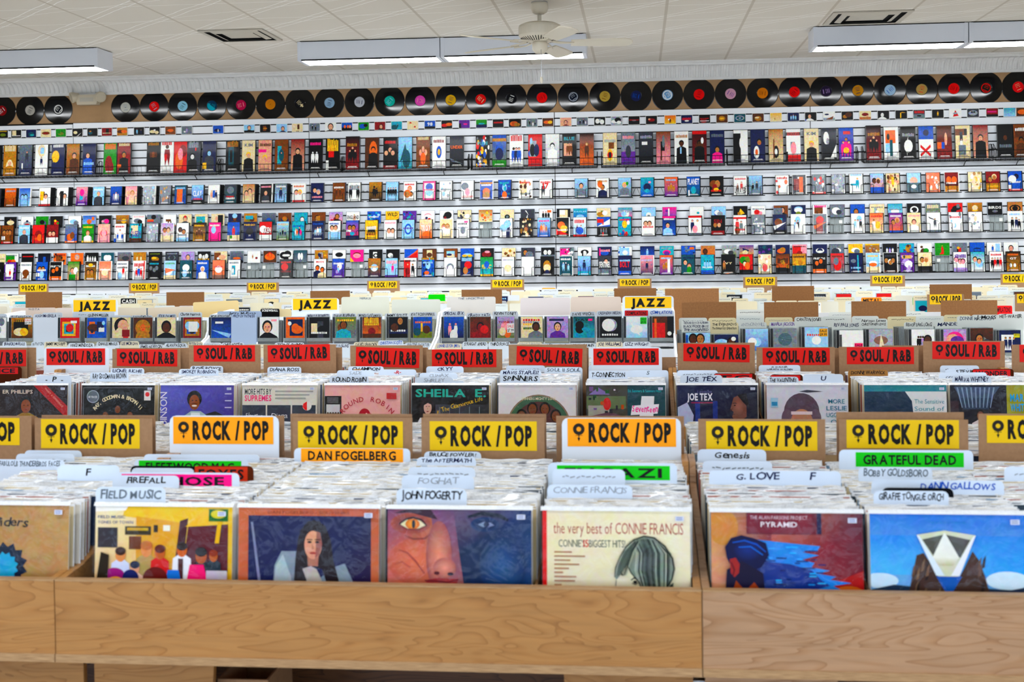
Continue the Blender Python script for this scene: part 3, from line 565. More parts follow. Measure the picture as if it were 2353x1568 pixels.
CD3 = '''0:-10 eT51x;105 wR0379gE3322rE6322oT81z;245 kT71rR3239wR00A2z;395 nGkR4267bT81k;535 oR2179jD3ku~T81d;690 oB562ofs;820 kP218wwkP427wwkP627wwkP817wwk;965 qE4622wE4422qE6622wE6422qE4522wE6522w;1115 jGzE6532h;1255 aP327euyP627efuR00A2y;1395 kE5432aE4521yT81x;1545 hE5532zE5522hT81s;1690 vB552lfhE5221w;1835 kF262wkF552wkF762wkX22yPOLICE~;1985 eR0059jE6532fE3411w;2130 nGzE5431oR00A2k;2285 wP437tfkE7411d
1:115 uE5543oF562or;262 wE3633kE6733kE5322kE4621wE6621w;390 zGqE4513wE6513w;580 aR3368sR4057uD2yn~;740 wE5632kR4045kE5221k;900 mE5632dE5532iZ000430y;1070 kR3268wE5522kE5511w;1225 kE3522wE4411sR00A1y;1390 bZ00AAA0rZ02A9A8o;1555 jGuR3279eE5522u;1745 jR2288lE5432eE4521n;1895 bR00A3gE5531lE3421yE7421y;2075 kE3522dE6522dE5721i;2270 eD3aej~
2:130 hF362tkE6433zR00A2q;310 kF362wkF662wkR00A4z;480 zR0379mD3khw~T31w;640 wE5632kF552wkR3046k;820 nE5532bT62iR1029m;1005 wD4lgb~R1289lE5522w;1205 bGnP528lwl;1380 cE5532mE5422pT81s;1575 bD4lzn~R6799o;1752 oGtB352kuk;1945 xGsE4532wE6422h;2100 yGpZ312876nE4422e;2270 nD5phq~
3:170 nE4532oE5622aR0023p;315 iR0069rE5322dT81k;490 nE5532wE5522nE5421w;635 zE5532wE4433h;795 yE5532wE6422z;940 nGaD3ase~R09AAy;1090 kP327wbkP517vbkP727wbk;1235 cR5089jE6623aD2ub~;1388 wE4323uE3711uE6422g;1540 gP528ruyZ316165r;1690 zR3257kR6246rE4611y;1840 bE5432nE5421lE5431b;1985 wP428btwR6199l;2130 wB552kfkR0002k'''
DVD3 = '''0:-36 kT51w;90 pD5wvk~R1289wP526rfk;230 wE5432jZ216185jT81z;375 bF362tkF662tkR0234wE5322lT51w;500 kX71wFRIENDS~F352okF662okR00A2o;660 fGgF452fuE7522wR3024cR7013g;815 aGkF342tkF642tkT71wE5821y;945 fSGoE5432eT51w;1100 wP627rfkT81zT61hE3222l;1250 wR0001rR90AArP316rfkP517bfkP716rfkT72r;1390 kF262zkF552zkF762zkT81c;1530 lSE4432wZ13A516oR00A2eT81g;1675 qE5632wE4322lT31w;1825 bB552wfwT81w;1970 oSE5532wT61rR00A2j;2110 wR3267cP426wfkT81z
1:262 kSE4632rT81rT31d;570 wX81rMAN~B352nokB742eok;735 pGbE6622wP526ltkT71wE4311v;1060 nGaE5532lE5421wT51y;1215 lP627mfuR00A1pT72i;1385 wR0059rP327rfyP717ktkE3322dT81k;1545 bR09AAaE5622lD3cn~E4221oT71l;1745 wSE5532zE5422w;1895 nE6632rZ315193bT82lE4322t;2075 cGgX42yEPIC~R09A9yE5622bR00A1y;2265 wSE5432eT81s
2:130 wS;305 kR3277oE5533aE5432eE5221n;475 qP327lwkP527hwkP726lwkT81w;640 bGlP528nkkR00A2c;825 hB672hfkX43wSENTINEL~R00A3z;1005 nX43rBOLT~T71lR00A2b;1205 nGiX71lDIVERGENT~P527nfk;1380 pGoP326afkP527afkP726afkT81lR6188w;1575 qF362fkF642fuE6222gT81n;1752 cX31wNUMB~R00A2bP337lhkP537lhkP737lhk;1938 kX51eIVY~Z209150oP227tfk;2100 rE3732gE6722xF452ekE6422oR00A2k;2270 eSD4wtf~E5322r
3:40 eSD4wtf~E5322r;175 oGuE5621yT53kR00A3kD1a~;315 yGaF652aaR00A4qT81k;490 kX71wFRIENDS~F352okF662okR00A2o;645 zGrE5433rE4622zT81u;805 nR6079cE3621zT21l;950 lR00A3eE5531wT81yE5431o;1100 kF262tkF552twF762tkT81hR00A1u;1245 pE4532vE6432wT72yD2hv~;1395 eF362tkF662tfR00A3k;1700 wF262iuF552iuF752iuR00A2vT72p;1850 wGcF362fkE6432lF652fk;2010 wP217kfkP427rfkP627kfkP827rfkT81r;2155 aGkX61wGT~E3311wE6311wT81o'''  # the plain white wrapped cover has its film's glare put into the colour
DVD_EMPTY = {1: [(2, 450)], 2: [(1, 2060), (3, 640), (3, 2015)], 3: [(0, 2270), (1, 90), (1, 395), (1, 905), (3, 1545)]}

def neighbour(items, i):
    return 'right of the one before it' if i else 'leftmost'
def add_case(px, spec, W, H, T, zb, yfront, lean, rowname, kind, cat, group, name, edge='k', mat='print', py=500, rz=0.0):
    X = atY(px, py, yfront)[0]
    b_ = MB(); b_.box(-W/2, 0, 0, W/2, T, H, edge, 'glossy_case')
    m = .003
    a = Art(b_, W-2*m-(.006 if .15 < H < .25 else 0), H-2*m, -.0003, x0=-W/2+m, z0=m, mat='photo_print', n=12)
    rng = random.Random(int(px*7)+int(zb*1000))
    film, desc = draw(a, spec, rng)
    if H > .15:       # small print along the foot of the cover
        cc = 'w' if sum(col(spec[0])[:3]) < .7 else 'h'
        for k in range(2): a.r(.12+.06*k, .035+.035*k, .88-.06*k, .052+.035*k, cc)
    if film:
        k = b_.mi('photo_wrap'); p_ = b_.mats.index('photo_print'); b_.m = [k if q == p_ else q for q in b_.m]
    o = b_.build(name, None, (X, yfront, zb), (math.radians(-lean), 0, rz))
    o['label'] = 'x'; tag(o, None, cat, group); o['_k'] = kind; o['_r'] = rowname
    return o, X, desc
def nm(d, n=1):
    return d[0]+' '+(d[1][0] if d[1] else 'cover') if n else d[0]+' cover'
def finish_labels(objs, fmt=None):
    """objs in order left to right; repeated descriptions are told apart by the cover beside them"""
    from collections import Counter
    def base(o, d, n): return '%s, %s cover%s, %s' % (o['_k'], d[0], ''.join(', '+q for q in d[1][:n]), o['_r'])
    def wc(t): return len(t.replace(',', ' ').split())
    labs = []
    for o, d in objs:
        t = base(o, d, 2); labs.append(t if wc(t) <= 15 else base(o, d, 1))
    cnt = Counter(labs)
    for i, (o, d) in enumerate(objs):
        if cnt[labs[i]] > 1:
            nb = objs[i-1][1] if i else objs[1][1]; side = 'right of' if i else 'left of'
            for t in ('%s, %s with %s, %s, %s %s' % (o['_k'], d[0], d[1][0] if d[1] else 'print', o['_r'], side, nm(nb)), '%s, %s, %s, %s %s' % (o['_k'], d[0], o['_r'], side, nm(nb)), '%s, %s, %s, %s %s' % (o['_k'], d[0], o['_r'], side, nm(nb, 0))):
                if wc(t) <= 16 and t not in labs: break
            labs[i] = t
    for (o, d), t in zip(objs, labs):
        o['label'] = t; del o['_k']; del o['_r']

# small picture cards tucked in the top slot of the slatwall
objs = []
strip = rows_of(STRIP)
strip = [s for s in strip if s[0] < 1215]+[(float(t.split(' ')[0]), t.split(' ')[1]) for t in STRIP_PX.split(';')]
for px, sp in strip:
    py = 300-(px-170)*.0205
    o, X, d = add_case(px, sp, .112, .086, .0012, ZA-PITCHZ-.004, YW-.012, 2, 'in the top slot', 'card', 'picture card', 'small cards in the top slot of the slatwall', 'picture_card', 'w', py=py)
    objs.append((o, d))
finish_labels(objs)
# long boxes standing in the wire baskets
objs = []
for px, sp in rows_of(LONGBOX):
    tall = sp.startswith('dGkP3')
    o, X, d = add_case(px, sp, .138, .315 if not tall else .33, .026 if not tall else .05, 2.283, YW-.10 if not tall else YW-.12, 7, 'in the baskets', 'tall box', 'longbox', 'tall boxes in the wire baskets', 'music_longbox', 'k', py=370)
    objs.append((o, d))
finish_labels(objs)
# video cases, upper, middle and lower rows
def holder_mesh(kind):
    b_ = MB(); r = .0026
    if kind == 0:      # bent wire pocket
        for s in (-1, 1):
            b_.tube([(s*.085, .055, .1), (s*.085, .0, .1), (s*.085, -.002, .085), (s*.045, -.004, .085), (s*.04, -.005, .08), (s*.04, -.008, 0)], r)
            b_.tube([(s*.04, -.008, 0), (s*.04, .06, .0)], r)
        b_.tube([(-.085, -.004, -.002), (.085, -.004, -.002)], .0035); b_.tube([(-.085, .05, -.002), (.085, .05, -.002)], r)
        b_.box(-.085, -.004, -.006, .085, .062, -.004, 'k', 'black_wire')
    else:              # splayed side wires
        for s in (-1, 1):
            b_.tube([(s*.095, .05, .09), (s*.1, -.01, .085), (s*.062, -.012, 0), (s*.062, .06, 0)], r)
        b_.tube([(-.075, -.01, -.002), (.075, -.01, -.002)], .003)
        b_.box(-.075, -.01, -.006, .075, .062, -.004, 'k', 'black_wire')
    return b_.mesh('wire_holder')
HM = [holder_mesh(0), holder_mesh(1)]
zrow = {1: 1.972, 2: 1.598, 3: 1.223}
rn = {1: 'upper row', 2: 'middle row', 3: 'bottom row'}
for r_, txt in ((1, DVD1), (2, DVD2), (3, DVD3)):
    objs = []; hs = []; prevX = -99
    items = [(px, sp) for px, sp in rows_of(txt)]+[(TS[t][0]+c*TS[t][1], None) for t, c in DVD_EMPTY[r_]]
    items.sort(key=lambda t: t[0])
    last = None; prev = -99
    for px, sp in items:
        py = 465-px*.01 if r_ == 1 else (553 if r_ == 2 else 640)-px*.008
        thick = r_ == 1 and px < 660
        yf = YW-(.085 if not thick else .11)
        zb = zrow[r_]
        if sp:
            if px-prev < 7: continue
            rz = math.radians(RNG.uniform(-3, 3)-(5 if thick else 0))
            o, X, d = add_case(px, sp, .134, .19, .016, zb, yf, 8, rn[r_], 'video case', 'video case', 'video cases on the slatwall', 'video_case', RNG.choice('kkkkwh'), py=py, rz=rz)
            objs.append((o, d)); last = d
            if thick and RNG.random() < .75 and X > -6.5:
                for k in range(1, 4):
                    e = MB(); e.box(-.067, 0, 0, .067, .016, .19, 'k', 'glossy_case')
                    t = e.build('video_case', None, (X+.004*k, yf+.017*k, zb), (math.radians(-8), 0, rz)); tag(t, 'black case tucked behind the video case with %s, upper row' % nm(d), 'video case', 'spare cases behind the '+nm(d)+' case')
        else:
            X = atY(px, py, yf)[0]; d = None
        prev = px
        kind = 1 if 1415 < px < 1690 else 0
        h = bpy.data.objects.new('wire_holder', HM[kind]); C.objects.link(h); h.location = (X, yf-.003, zb)
        h['_k'] = 'wire holder' if sp else 'empty wire holder'; h['_r'] = rn[r_]; tag(h, None, 'wire holder', 'wire holders on the slatwall')
        hs.append((h, d or last))
    finish_labels(objs)
    for h, d in hs: h['_r'] = 'in it, '+h['_r'] if h['_k'][0] == 'w' else 'left of it, '+h['_r']
    finish_labels(hs)
# compact disc cases above the middle and bottom video rows
for r_, txt, pn in ((2, CD2, 'middle row'), (3, CD3, 'bottom row')):
    objs = []; prev = -99
    for px, sp in rows_of(txt):
        if px-prev < 8: continue
        prev = px
        py = (490 if r_ == 2 else 578)-px*.012
        o, X, d = add_case(px, sp, .138, .124, .011, zrow[r_]+.152, YW-.041, 6, pn, 'disc case', 'CD case', 'compact disc cases on the slatwall', 'disc_case', RNG.choice('szsk'), py=py, rz=math.radians(RNG.uniform(-2, 2)))
        objs.append((o, d))
    finish_labels(objs)
# clear keeper frames hanging where a video is missing
for t, c, r_ in ((1, 2060, 2), (3, 640, 2), (3, 2015, 2), (1, 90, 3), (1, 395, 3), (1, 905, 3), (3, 1545, 3), (0, 2270, 3)):
    px = TS[t][0]+c*TS[t][1]; X = atY(px, 600, YW-.05)[0]; b_ = MB()
    W_ = .13; H_ = .15
    for (x0, z0, x1, z1) in ((-W_/2, 0, -W_/2+.008, H_), (W_/2-.008, 0, W_/2, H_), (-W_/2, 0, W_/2, .008), (-W_/2, .07, W_/2, .075), (-.02, 0, -.014, H_), (.02, 0, .026, H_)): b_.box(x0, 0, z0, x1, .01, z1, 's', 'clear_plastic')
    b_.box(-W_/2, .006, 0, W_/2, .0075, H_, 's', 'clear_plastic'); sx_ = RNG.choice((-.05, .02)); b_.box(sx_, -.001, .09, sx_+.03, 0, .12, 'w', 'print')
    o = b_.build('security_frame', None, (X, YW-.04, zrow[r_]+.005), (math.radians(-6), 0, 0))
    row = rows_of(CD2 if r_ == 2 else CD3); near = min(row, key=lambda q: abs(q[0]-px))
    bb = MB(); _, dd = draw(Art(bb, 1, 1, 0), near[1], random.Random(1))
    tag(o, 'clear plastic security frame under the %s disc case, %s' % (nm(dd), rn[r_]), 'plastic frame', 'empty clear security frames on the slatwall')
# wire baskets for the long boxes
bas = [(-60, 222), (222, 498), (503, 782), (785, 1075), (1082, 1372), (1382, 1665), (1672, 1972), (1985, 2282), (2288, 2570)]
bn = ['under the sepia and slate boxes at far left', 'under the green and red boxes', 'under the blonde portrait and pink boxes', 'under the magenta and teal boxes', 'under the busy and red boxes', 'under the roundel box and smiling man box', 'under the daisy and mask boxes', 'under the red cross box', 'cut off at the right edge']
for i, (pa, pb) in enumerate(bas):
    Xa = atY(pa, 385, YW-.13)[0]; Xb = atY(pb, 385, YW-.13)[0]; w = Xb-Xa
    e = empty('wire_basket', ((Xa+Xb)/2, YW, 2.275), label='black wire basket '+bn[i], cat='wire basket', group='wire baskets for the tall boxes')
    f = MB(); n = int(w/.042)
    for k in range(n+1): x = -w/2+w*k/n; f.tube([(x, -.02, 0), (x, -.135, -.02), (x, -.15, .075)], .0019, n=4)
    f.build('wires', e)
    f = MB()
    for z, y in ((0, -.02), (-.01, -.08), (-.02, -.135), (.02, -.142), (.075, -.15)): f.tube([(-w/2, y, z), (w/2, y, z)], .003, n=5)
    f.build('rails', e)
    for s in (-1, 1):
        f = MB(); x = s*w/2
        f.tube([(x, -.002, .14), (x, -.06, .14), (x, -.15, .075), (x, -.135, -.02), (x, -.02, 0), (x, -.002, .14)], .0035); f.tube([(x, -.06, .14), (x, -.06, -.005)], .003); f.tube([(x, -.1, .11), (x, -.1, -.012)], .003); f.build('end_frame', e)
    for s in (-.3, .3):
        f = MB(); f.tube([(s*w, -.01, -.055), (s*w, -.07, -.02), (s*w+.02, -.07, -.012)], .0045); f.build('bracket', e)

# ================================================================ record bins (long-playing records)
LEAN = math.radians(-5)
HAND = random.Random(11)
def tabcard(b_, w, h, c, r=.012, t=.0012, mat='matte'):
    pts = [(-w/2, 0), (w/2, 0), (w/2, h-r)]+[(w/2-r+r*math.cos(a), h-r+r*math.sin(a)) for a in (math.pi/6, math.pi/3)]+[(w/2-r, h), (-w/2+r, h)]+[(-w/2+r-r*math.sin(a), h-r+r*math.cos(a)) for a in (math.pi/6, math.pi/3)]+[(-w/2, h-r)]
    b_.prism(pts, 'y', 0, t, c, mat)
INK = {'k': 'black', 'n': 'navy', 'r': 'red', 's': 'faint grey', 'b': 'blue', 'g': 'green', 'z': 'grey'}
def tab(p0, p1, top, Y, lines, label, h=.2, c='e4ebf4', ink='n', group=None, lab=None, cat='divider', name='divider_card', scrib=False, cap=None, bot=None, ztop=1.0145):
    if bot: Y = max(atZ((p0+p1)/2, bot, ztop)[1]+.003, 4.962 if ztop < 1.01 else 2.645)
    """a thin card standing at depth Y; p0, p1, top are where its upper edge shows"""
    X0, Z = atY(p0, top, Y); X1 = atY(p1, top, Y)[0]; w = X1-X0
    e = MB(); tabcard(e, w, h, c)
    if lab:      # coloured sticker: (colour, from left, from right, from top, height, text)
        lc, a, b2, t0, lh, tx = lab[:6]
        x0 = -w/2+a*w; x1 = w/2-b2*w; zt = h-t0; e.poly([(x0, -.0004, zt-lh), (x1, -.0004, zt-lh), (x1, -.0004, zt), (x0, -.0004, zt)], lc, 'print')
        if tx: e.text(tx, (x0+x1)/2, zt-lh*.82, -.0008, lh*.64, lab[6] if len(lab) > 6 else 'k', (x1-x0)*.86, .03)
    vis = max(.006, Z-ztop) if bot else None
    z = h-(.16*vis if bot else .0035)
    for ln in lines:
        hh = ((cap or .56*vis/len(lines)) if bot else cap or (.0125 if Y < 2.8 else .0105 if Y < 4 else min(.02, w*.11)))
        z -= hh
        if ln: e.text(ln, 0 if not ln.startswith('<') else -w*.18, z, -.0006, hh, ink, w*.86, -.002 if ink == 's' else .018, hand=HAND)
        z -= hh*.45
    if scrib:    # pen marks too far away to read
        x = -w*.36; zz = h-.016
        while x < w*.34:
            d = HAND.uniform(.005, .012); q_ = HAND.uniform(-.003, .004); e.poly([(x, -.0006, zz-.004+q_), (x+d, -.0006, zz-.002), (x+d, -.0006, zz+.0005), (x, -.0006, zz-.001+q_)], ink); x += d*1.35
    o = e.build(name, None, ((X0+X1)/2, Y, Z-h), (LEAN*.6, 0, 0))
    return tag(o, label, cat, group)
def sign_art(b_, x0, z0, w, h, y, text, c, symbol=True, rot=0):
    cr, sr = math.cos(rot), math.sin(rot)
    T = lambda u, v, d=0: (x0+u*w*cr-v*h*sr, y-d, z0+u*w*sr+v*h*cr)
    b_.poly([T(0, 0), T(1, 0), T(1, 1), T(0, 1)], c, 'print')
    if symbol:
        cx, cy, ro, ri = .105, .62, .21*h, .085*h
        C_ = T(cx, cy, .0006)
        for k in range(20):
            a0, a1 = 2*math.pi*k/20, 2*math.pi*(k+1)/20
            b_.poly([(C_[0]+r*math.cos(a), C_[1], C_[2]+r*math.sin(a)) for r, a in ((ri, a0), (ro, a0), (ro, a1), (ri, a1))], '2a241c' if c[0] in 'ef' else '17120f', 'print')
        b_.poly([T(cx-.035, .385, .0006), T(cx+.035, .385, .0006), T(cx+.035, .4, .0006), T(cx-.035, .4, .0006)], 'k'); b_.poly([T(cx-.004, .28, .0006), T(cx+.004, .28, .0006), T(cx+.004, .42, .0006), T(cx-.004, .42, .0006)], 'k')
        b_.poly([T(cx-.014, .31, .0006), T(cx, .18, .0006), T(cx+.014, .31, .0006)], 'k')
        P = T(.575, .19, .0006); b_.text(text, P[0], P[2], P[1],   .64*h, '14100c', .76*w, .055, rot=rot)
    else:
        P = T(.5, .17, .0006); b_.text(text, P[0], P[2], P[1], .66*h, '14100c', .74*w, .065, rot=rot)
def sign(p0, p1, top, Y, l0, l1, lt, lb, text, lc, label, group, card='cardboard', H=.36, symbol=True, rot=0, name='section_sign', back=None, zmin=None):
    X0, Z = atY(p0, top, Y); X1 = atY(p1, top, Y)[0]; w = X1-X0; X = (X0+X1)/2
    if zmin is not None: H = Z-zmin
    e = empty(name, (X, Y, Z-H), (LEAN*.4, 0, 0), label, 'sign', group)
    b_ = MB()
    if card == 'white_card': tabcard(b_, w, H, 'e9eef5', .018, .002)
    else: b_.box(-w/2, 0, 0, w/2, .003, H, 'w', card)
    CD_ = b_.build('card', e)
    if text:
        la, za = atY(l0, lt, Y-.002); lb_, zb = atY(l1, lb, Y-.002)
        z1 = za-(Z-H); z0 = atY(l0, lb, Y-.002)[1]-(Z-H)
        b_ = MB(); sign_art(b_, la-X, z0, lb_-la, z1-z0, -.0012, text, lc, symbol, rot); b_.build('label', CD_)
    return e

# ---------------------------------------------------------------- bin furniture
def record_bin(x0, x1, yf, depth, mat, label, group, ztop=.868, zbot=.70, back=1.0, front_only=True):
    e = empty('record_bin', ((x0+x1)/2, yf, 0), label=label, cat='record bin', group=group); w = (x1-x0)/2-.001
    b_ = MB(); b_.box(-w, 0, zbot+.006, w, .019, ztop-.003, 'w', mat); b_.box(-w, -.001, ztop-.003, w, .02, ztop, 'w', 'edge_ply'); b_.build('front_board', e)
    b_ = MB(); b_.box(-w, -.004, zbot-.012, w, .019, zbot+.006, 'w', 'edge_ply'); b_.build('plywood_edge', e)
    b_ = MB(); b_.box(-w, .019, zbot-.012, w, depth, zbot-.001, 'w', mat); b_.build('bottom_panel', e)
    pr = [(.019, zbot), (.019, ztop), (.1, ztop+.006), (depth*.82, back-.03), (depth*.85, back+.02), (depth, back+.02), (depth, zbot)]
    for s in (-1, 1):
        b_ = MB(); b_.prism(pr, 'x', s*w-(.016 if s > 0 else 0), s*w+(.016 if s < 0 else 0), 'w', mat); b_.build('side_panel', e)
    for k in (1, 2, 3):
        x = -w+2*w*k/4; b_ = MB(); b_.prism([(.019, zbot), (.019, ztop-.02), (depth-.02, back-.09), (depth-.02, zbot)], 'x', x-.003, x+.003, 'w', mat); b_.build('partition', e)
    b_ = MB(); b_.box(-w, depth-.012, zbot-.012, w, depth, back-.02, 'w', mat); b_.build('back_panel', e)
    for s in (-1, 1):
        a, c = s*(w-.012), s*(w-.30); d = s*(w-.275)
        b_ = MB(); b_.prism([(a, .0), (a, zbot-.012), (c, zbot-.012), (d, .3), (d, 0)] if s > 0 else [(a, 0), (d, 0), (d, .3), (c, zbot-.012), (a, zbot-.012)], 'y', .16, .178, 'w', mat); b_.build('leg_panel', e)
    b_ = MB(); b_.box(-w+.02, .19, .28, w-.02, depth-.02, .295, 'w', 'dark_wood'); b_.build('lower_shelf', e)
    b_ = MB(); b_.box(-w+.01, depth-.012, 0, w-.01, depth, zbot-.013, 'w', 'dark_wood'); b_.build('rear_skirt', e)
    return e
UX = -1.27; UW = 1.394
bl = ['cut off by the left edge', 'filling the middle', 'at the right']
for k in range(3):
    x = UX+UW*(k-1)
    record_bin(x, x+UW, 2.56, .74, 'maple_cool_lit' if k == 2 else 'maple', 'nearest maple plywood record bin %s, long front board' % bl[k], 'maple record bins in the front row')
for k in range(-1, 4):
    x = UX+UW*(k-1)
    record_bin(x+.02, x+UW+.02, 4.885, .62, 'maple', ['maple record bin of the second row far left outside the picture', 'maple record bin of the second row at the left', 'maple record bin of the second row left of centre', 'maple record bin of the second row right of centre', 'maple record bin of the second row at far right'][k+1], 'maple record bins in the second row', ztop=.85)

# ---------------------------------------------------------------- stacked albums
JC = ['e8e4da', 'e0dace', '3a4660', 'd8d4cc', 'b07a70', 'efece6', 'd8ccb0', '46525c', '8aa4bc', 'e2ddd0', 'd0c0a0', 'efece6']
def album_mesh(i, rng, flap=True):
    b_ = MB(); W_ = .3135; c = JC[i % len(JC)]
    b_.box(-W_/2, 0, 0, W_/2, .0032, .311, c, 'matte')
    n = 14; t0 = .307; top = [.312+rng.uniform(-.001, .0025) for _ in range(n+1)]; y = [rng.uniform(-.003, .004) for _ in range(n+1)]
    y2 = [q+rng.uniform(.003, .008) for q in y]
    for k in range(n):
        xa, xb = -.159+.318*k/n, -.159+.318*(k+1)/n
        b_.poly([(xa, -.001, t0), (xb, -.001, t0), (xb, y[k+1], top[k+1]), (xa, y[k], top[k])], 'w', 'milky_film')
        b_.poly([(xa, y[k], top[k]), (xb, y[k+1], top[k+1]), (xb, y2[k+1], top[k+1]-.002), (xa, y2[k], top[k]-.002)], 'w', 'milky_film')
        b_.poly([(xa, y2[k], top[k]-.002), (xb, y2[k+1], top[k+1]-.002), (xb, .005, t0), (xa, .005, t0)], 'w', 'milky_film')
    b_.poly([(.1575, -.001, .0), (.1592, .001, .0), (.1592, .001, .314), (.1575, -.001, .314)], 'w', 'milky_film')
    return b_
AM = [album_mesh(i, RNG).mesh('record_album') for i in range(12)]
def front_album(X, Y, Z, art, label, group, sticker=(.44, .96), spine=None, film=True):
    e = empty('record_album', (X, Y, Z), (LEAN, 0, 0), label, 'record album', group)
    b_ = MB(); W_ = .3135; b_.box(-W_/2, 0, 0, W_/2, .0035, W_, 'efe9dc', 'matte')
    a = Art(b_, W_, W_, -.0004, z0=0, mat='photo_large', n=22); art(a); b_.build('jacket', e)
    if film:
        b_ = MB(); n = 10
        for i in range(n):
            for j in range(n):
                q = lambda u, v: (-.16+.32*u/n, -.0052-.0012*math.sin(u*1.9+v*1.3), .002+.314*v/n)
                b_.poly([q(i, j), q(i+1, j), q(i+1, j+1), q(i, j+1)], 'w', 'clear_film')
        for k in range(14):
            xa, xb = -.16+.32*k/14, -.16+.32*(k+1)/14
            b_.poly([(xa, -.004, .3137), (xb, -.004, .3137), (xb, .002, .3225), (xa, .002, .322)], 'w', 'milky_film')
        PS_ = b_.build('plastic_sleeve', e)
    if sticker:
        b_ = MB(); x, z = sticker[0]*W_, sticker[1]*W_; b_.box(x-.009, -.0075, z-.005, x+.009, -.0065, z+.005, 'dfe3f2', 'print')
        for k in range(2): b_.poly([(x-.007, -.0078, z+.0015-.004*k), (x+.006, -.0078, z+.0015-.004*k), (x+.006, -.0078, z+.003-.004*k), (x-.007, -.0078, z+.003-.004*k)], '5a6a9a')
        b_.build('price_sticker', PS_)
    return e
# covers ------------------------------------------------------------
def grad(a, bl_, br, tr, tl, box=(0, 0, 1, 1)):
    x0, y0, x1, y1 = box; a.p([(x0, y0), (x1, y0), (x1, y1), (x0, y1)], [col(bl_), col(br), col(tr), col(tl)])
def cv_kraft(a):
    grad(a, 'a8845c', 'b39068', 'b8966c', 'a98862')
    n = 26; a.p([(.53+(.17 if i % 2 else .135)*math.cos(2*math.pi*i/n), .57+(.17 if i % 2 else .135)*math.sin(2*math.pi*i/n)) for i in range(n)], '14243c')
    a.p([(.52+(.11 if i % 2 else .09)*math.cos(2*math.pi*i/n), .56+(.11 if i % 2 else .09)*math.sin(2*math.pi*i/n)) for i in range(n)], '36a6cc')
    a.t(.50, .85, .062, 'rogliders', '100e0e', .86, .014, random.Random(3))
def cv_cafe(a):
    grad(a, 'd8a820', 'c89828', 'e8c83c', 'f0e6c8'); a.p([(.22, 1), (.95, 1), (.62, .88), (.2, .93)], 'e6c61c'); a.p([(0, 1), (.24, 1), (.22, .97), (0, .96)], 'f6f2ec')
    a.p([(.3, .93), (.62, .89), (.62, .55), (.3, .6)], 'd8a83a'); a.p([(.62, .9), (.68, .92), (.64, .55), (.58, .56)], '4a1a26'); a.p([(.68, .86), (.97, .88), (.97, .55), (.64, .55)], '5a1626')
    a.p([(.66, .86), (.83, 1), (.83, .87)], 'e8c018'); a.r(.83, .9, .97, .985, '1e6e34'); a.e(.9, .95, .055, .03, 'd8d020'); a.r(.02, .71, .165, .85, '38343c')
    a.r(.22, .8, .41, .86, '3a2e12'); a.r(.235, .83, .39, .85, 'c8a832'); a.r(.25, .7, .34, .79, '6a3a1a'); a.r(.43, .82, .46, .87, '30241a'); a.r(.5, .83, .55, .87, 'f0ece0')
    a.t(.02, .915, .02, 'FIELD MUSIC', '6a7090', .2, .01, align='l'); a.t(.02, .878, .02, 'TONES OF TOWN', '6a7090', .26, .01, align='l')
    for x, y, s, cl, hr, sk in ((.19, .66, .05, 'd6dcf0', '3a1c10', 'd89868'), (.38, .7, .055, 'b8a070', 'b87850', 'd89868'), (.48, .68, .05, 'c81c1c', '5a2010', 'b86838'), (.64, .7, .05, 'f0f0f4', '2a1a18', 'c87040'), (.78, .66, .055, '10161c', '1c1014', 'a86038'), (.87, .66, .04, '20303c', '8a3a20', 'b06838'), (.3, .57, .045, 'e8c8b8', '1a2040', 'e0a890')):
        a.p([(x-s*1.5, .4), (x-s*1.3, y-s*1.2), (x-s*.4, y-s*.6), (x+s*.4, y-s*.6), (x+s*1.3, y-s*1.2), (x+s*1.5, .4)], cl); a.e(x, y, s*.75, s, sk); a.e(x, y+s*.5, s*.78, s*.6, hr)
    a.r(.615, .5, .65, .64, '4a1c1c'); a.p([(.52, .46), (.64, .46), (.62, .56), (.54, .56)], '3a78c8'); a.p([(.67, .44), (.84, .44), (.8, .6), (.7, .6)], 'e81878')
    a.e(.15, .52, .075, .05, '9a2878'); a.e(.27, .5, .06, .06, '1a2460'); a.e(.45, .5, .09, .08, '6a1c14'); a.e(.16, .47, .06, .04, 'e8a820'); a.p([(.02, .48), (.1, .46), (.11, .66), (.05, .68)], '2a2010'); a.r(.82, .5, .97, .56, 'c8c0c8'); a.p([(.88, .75), (.91, .75), (.93, .9), (.9, .9)], 'e0b818')
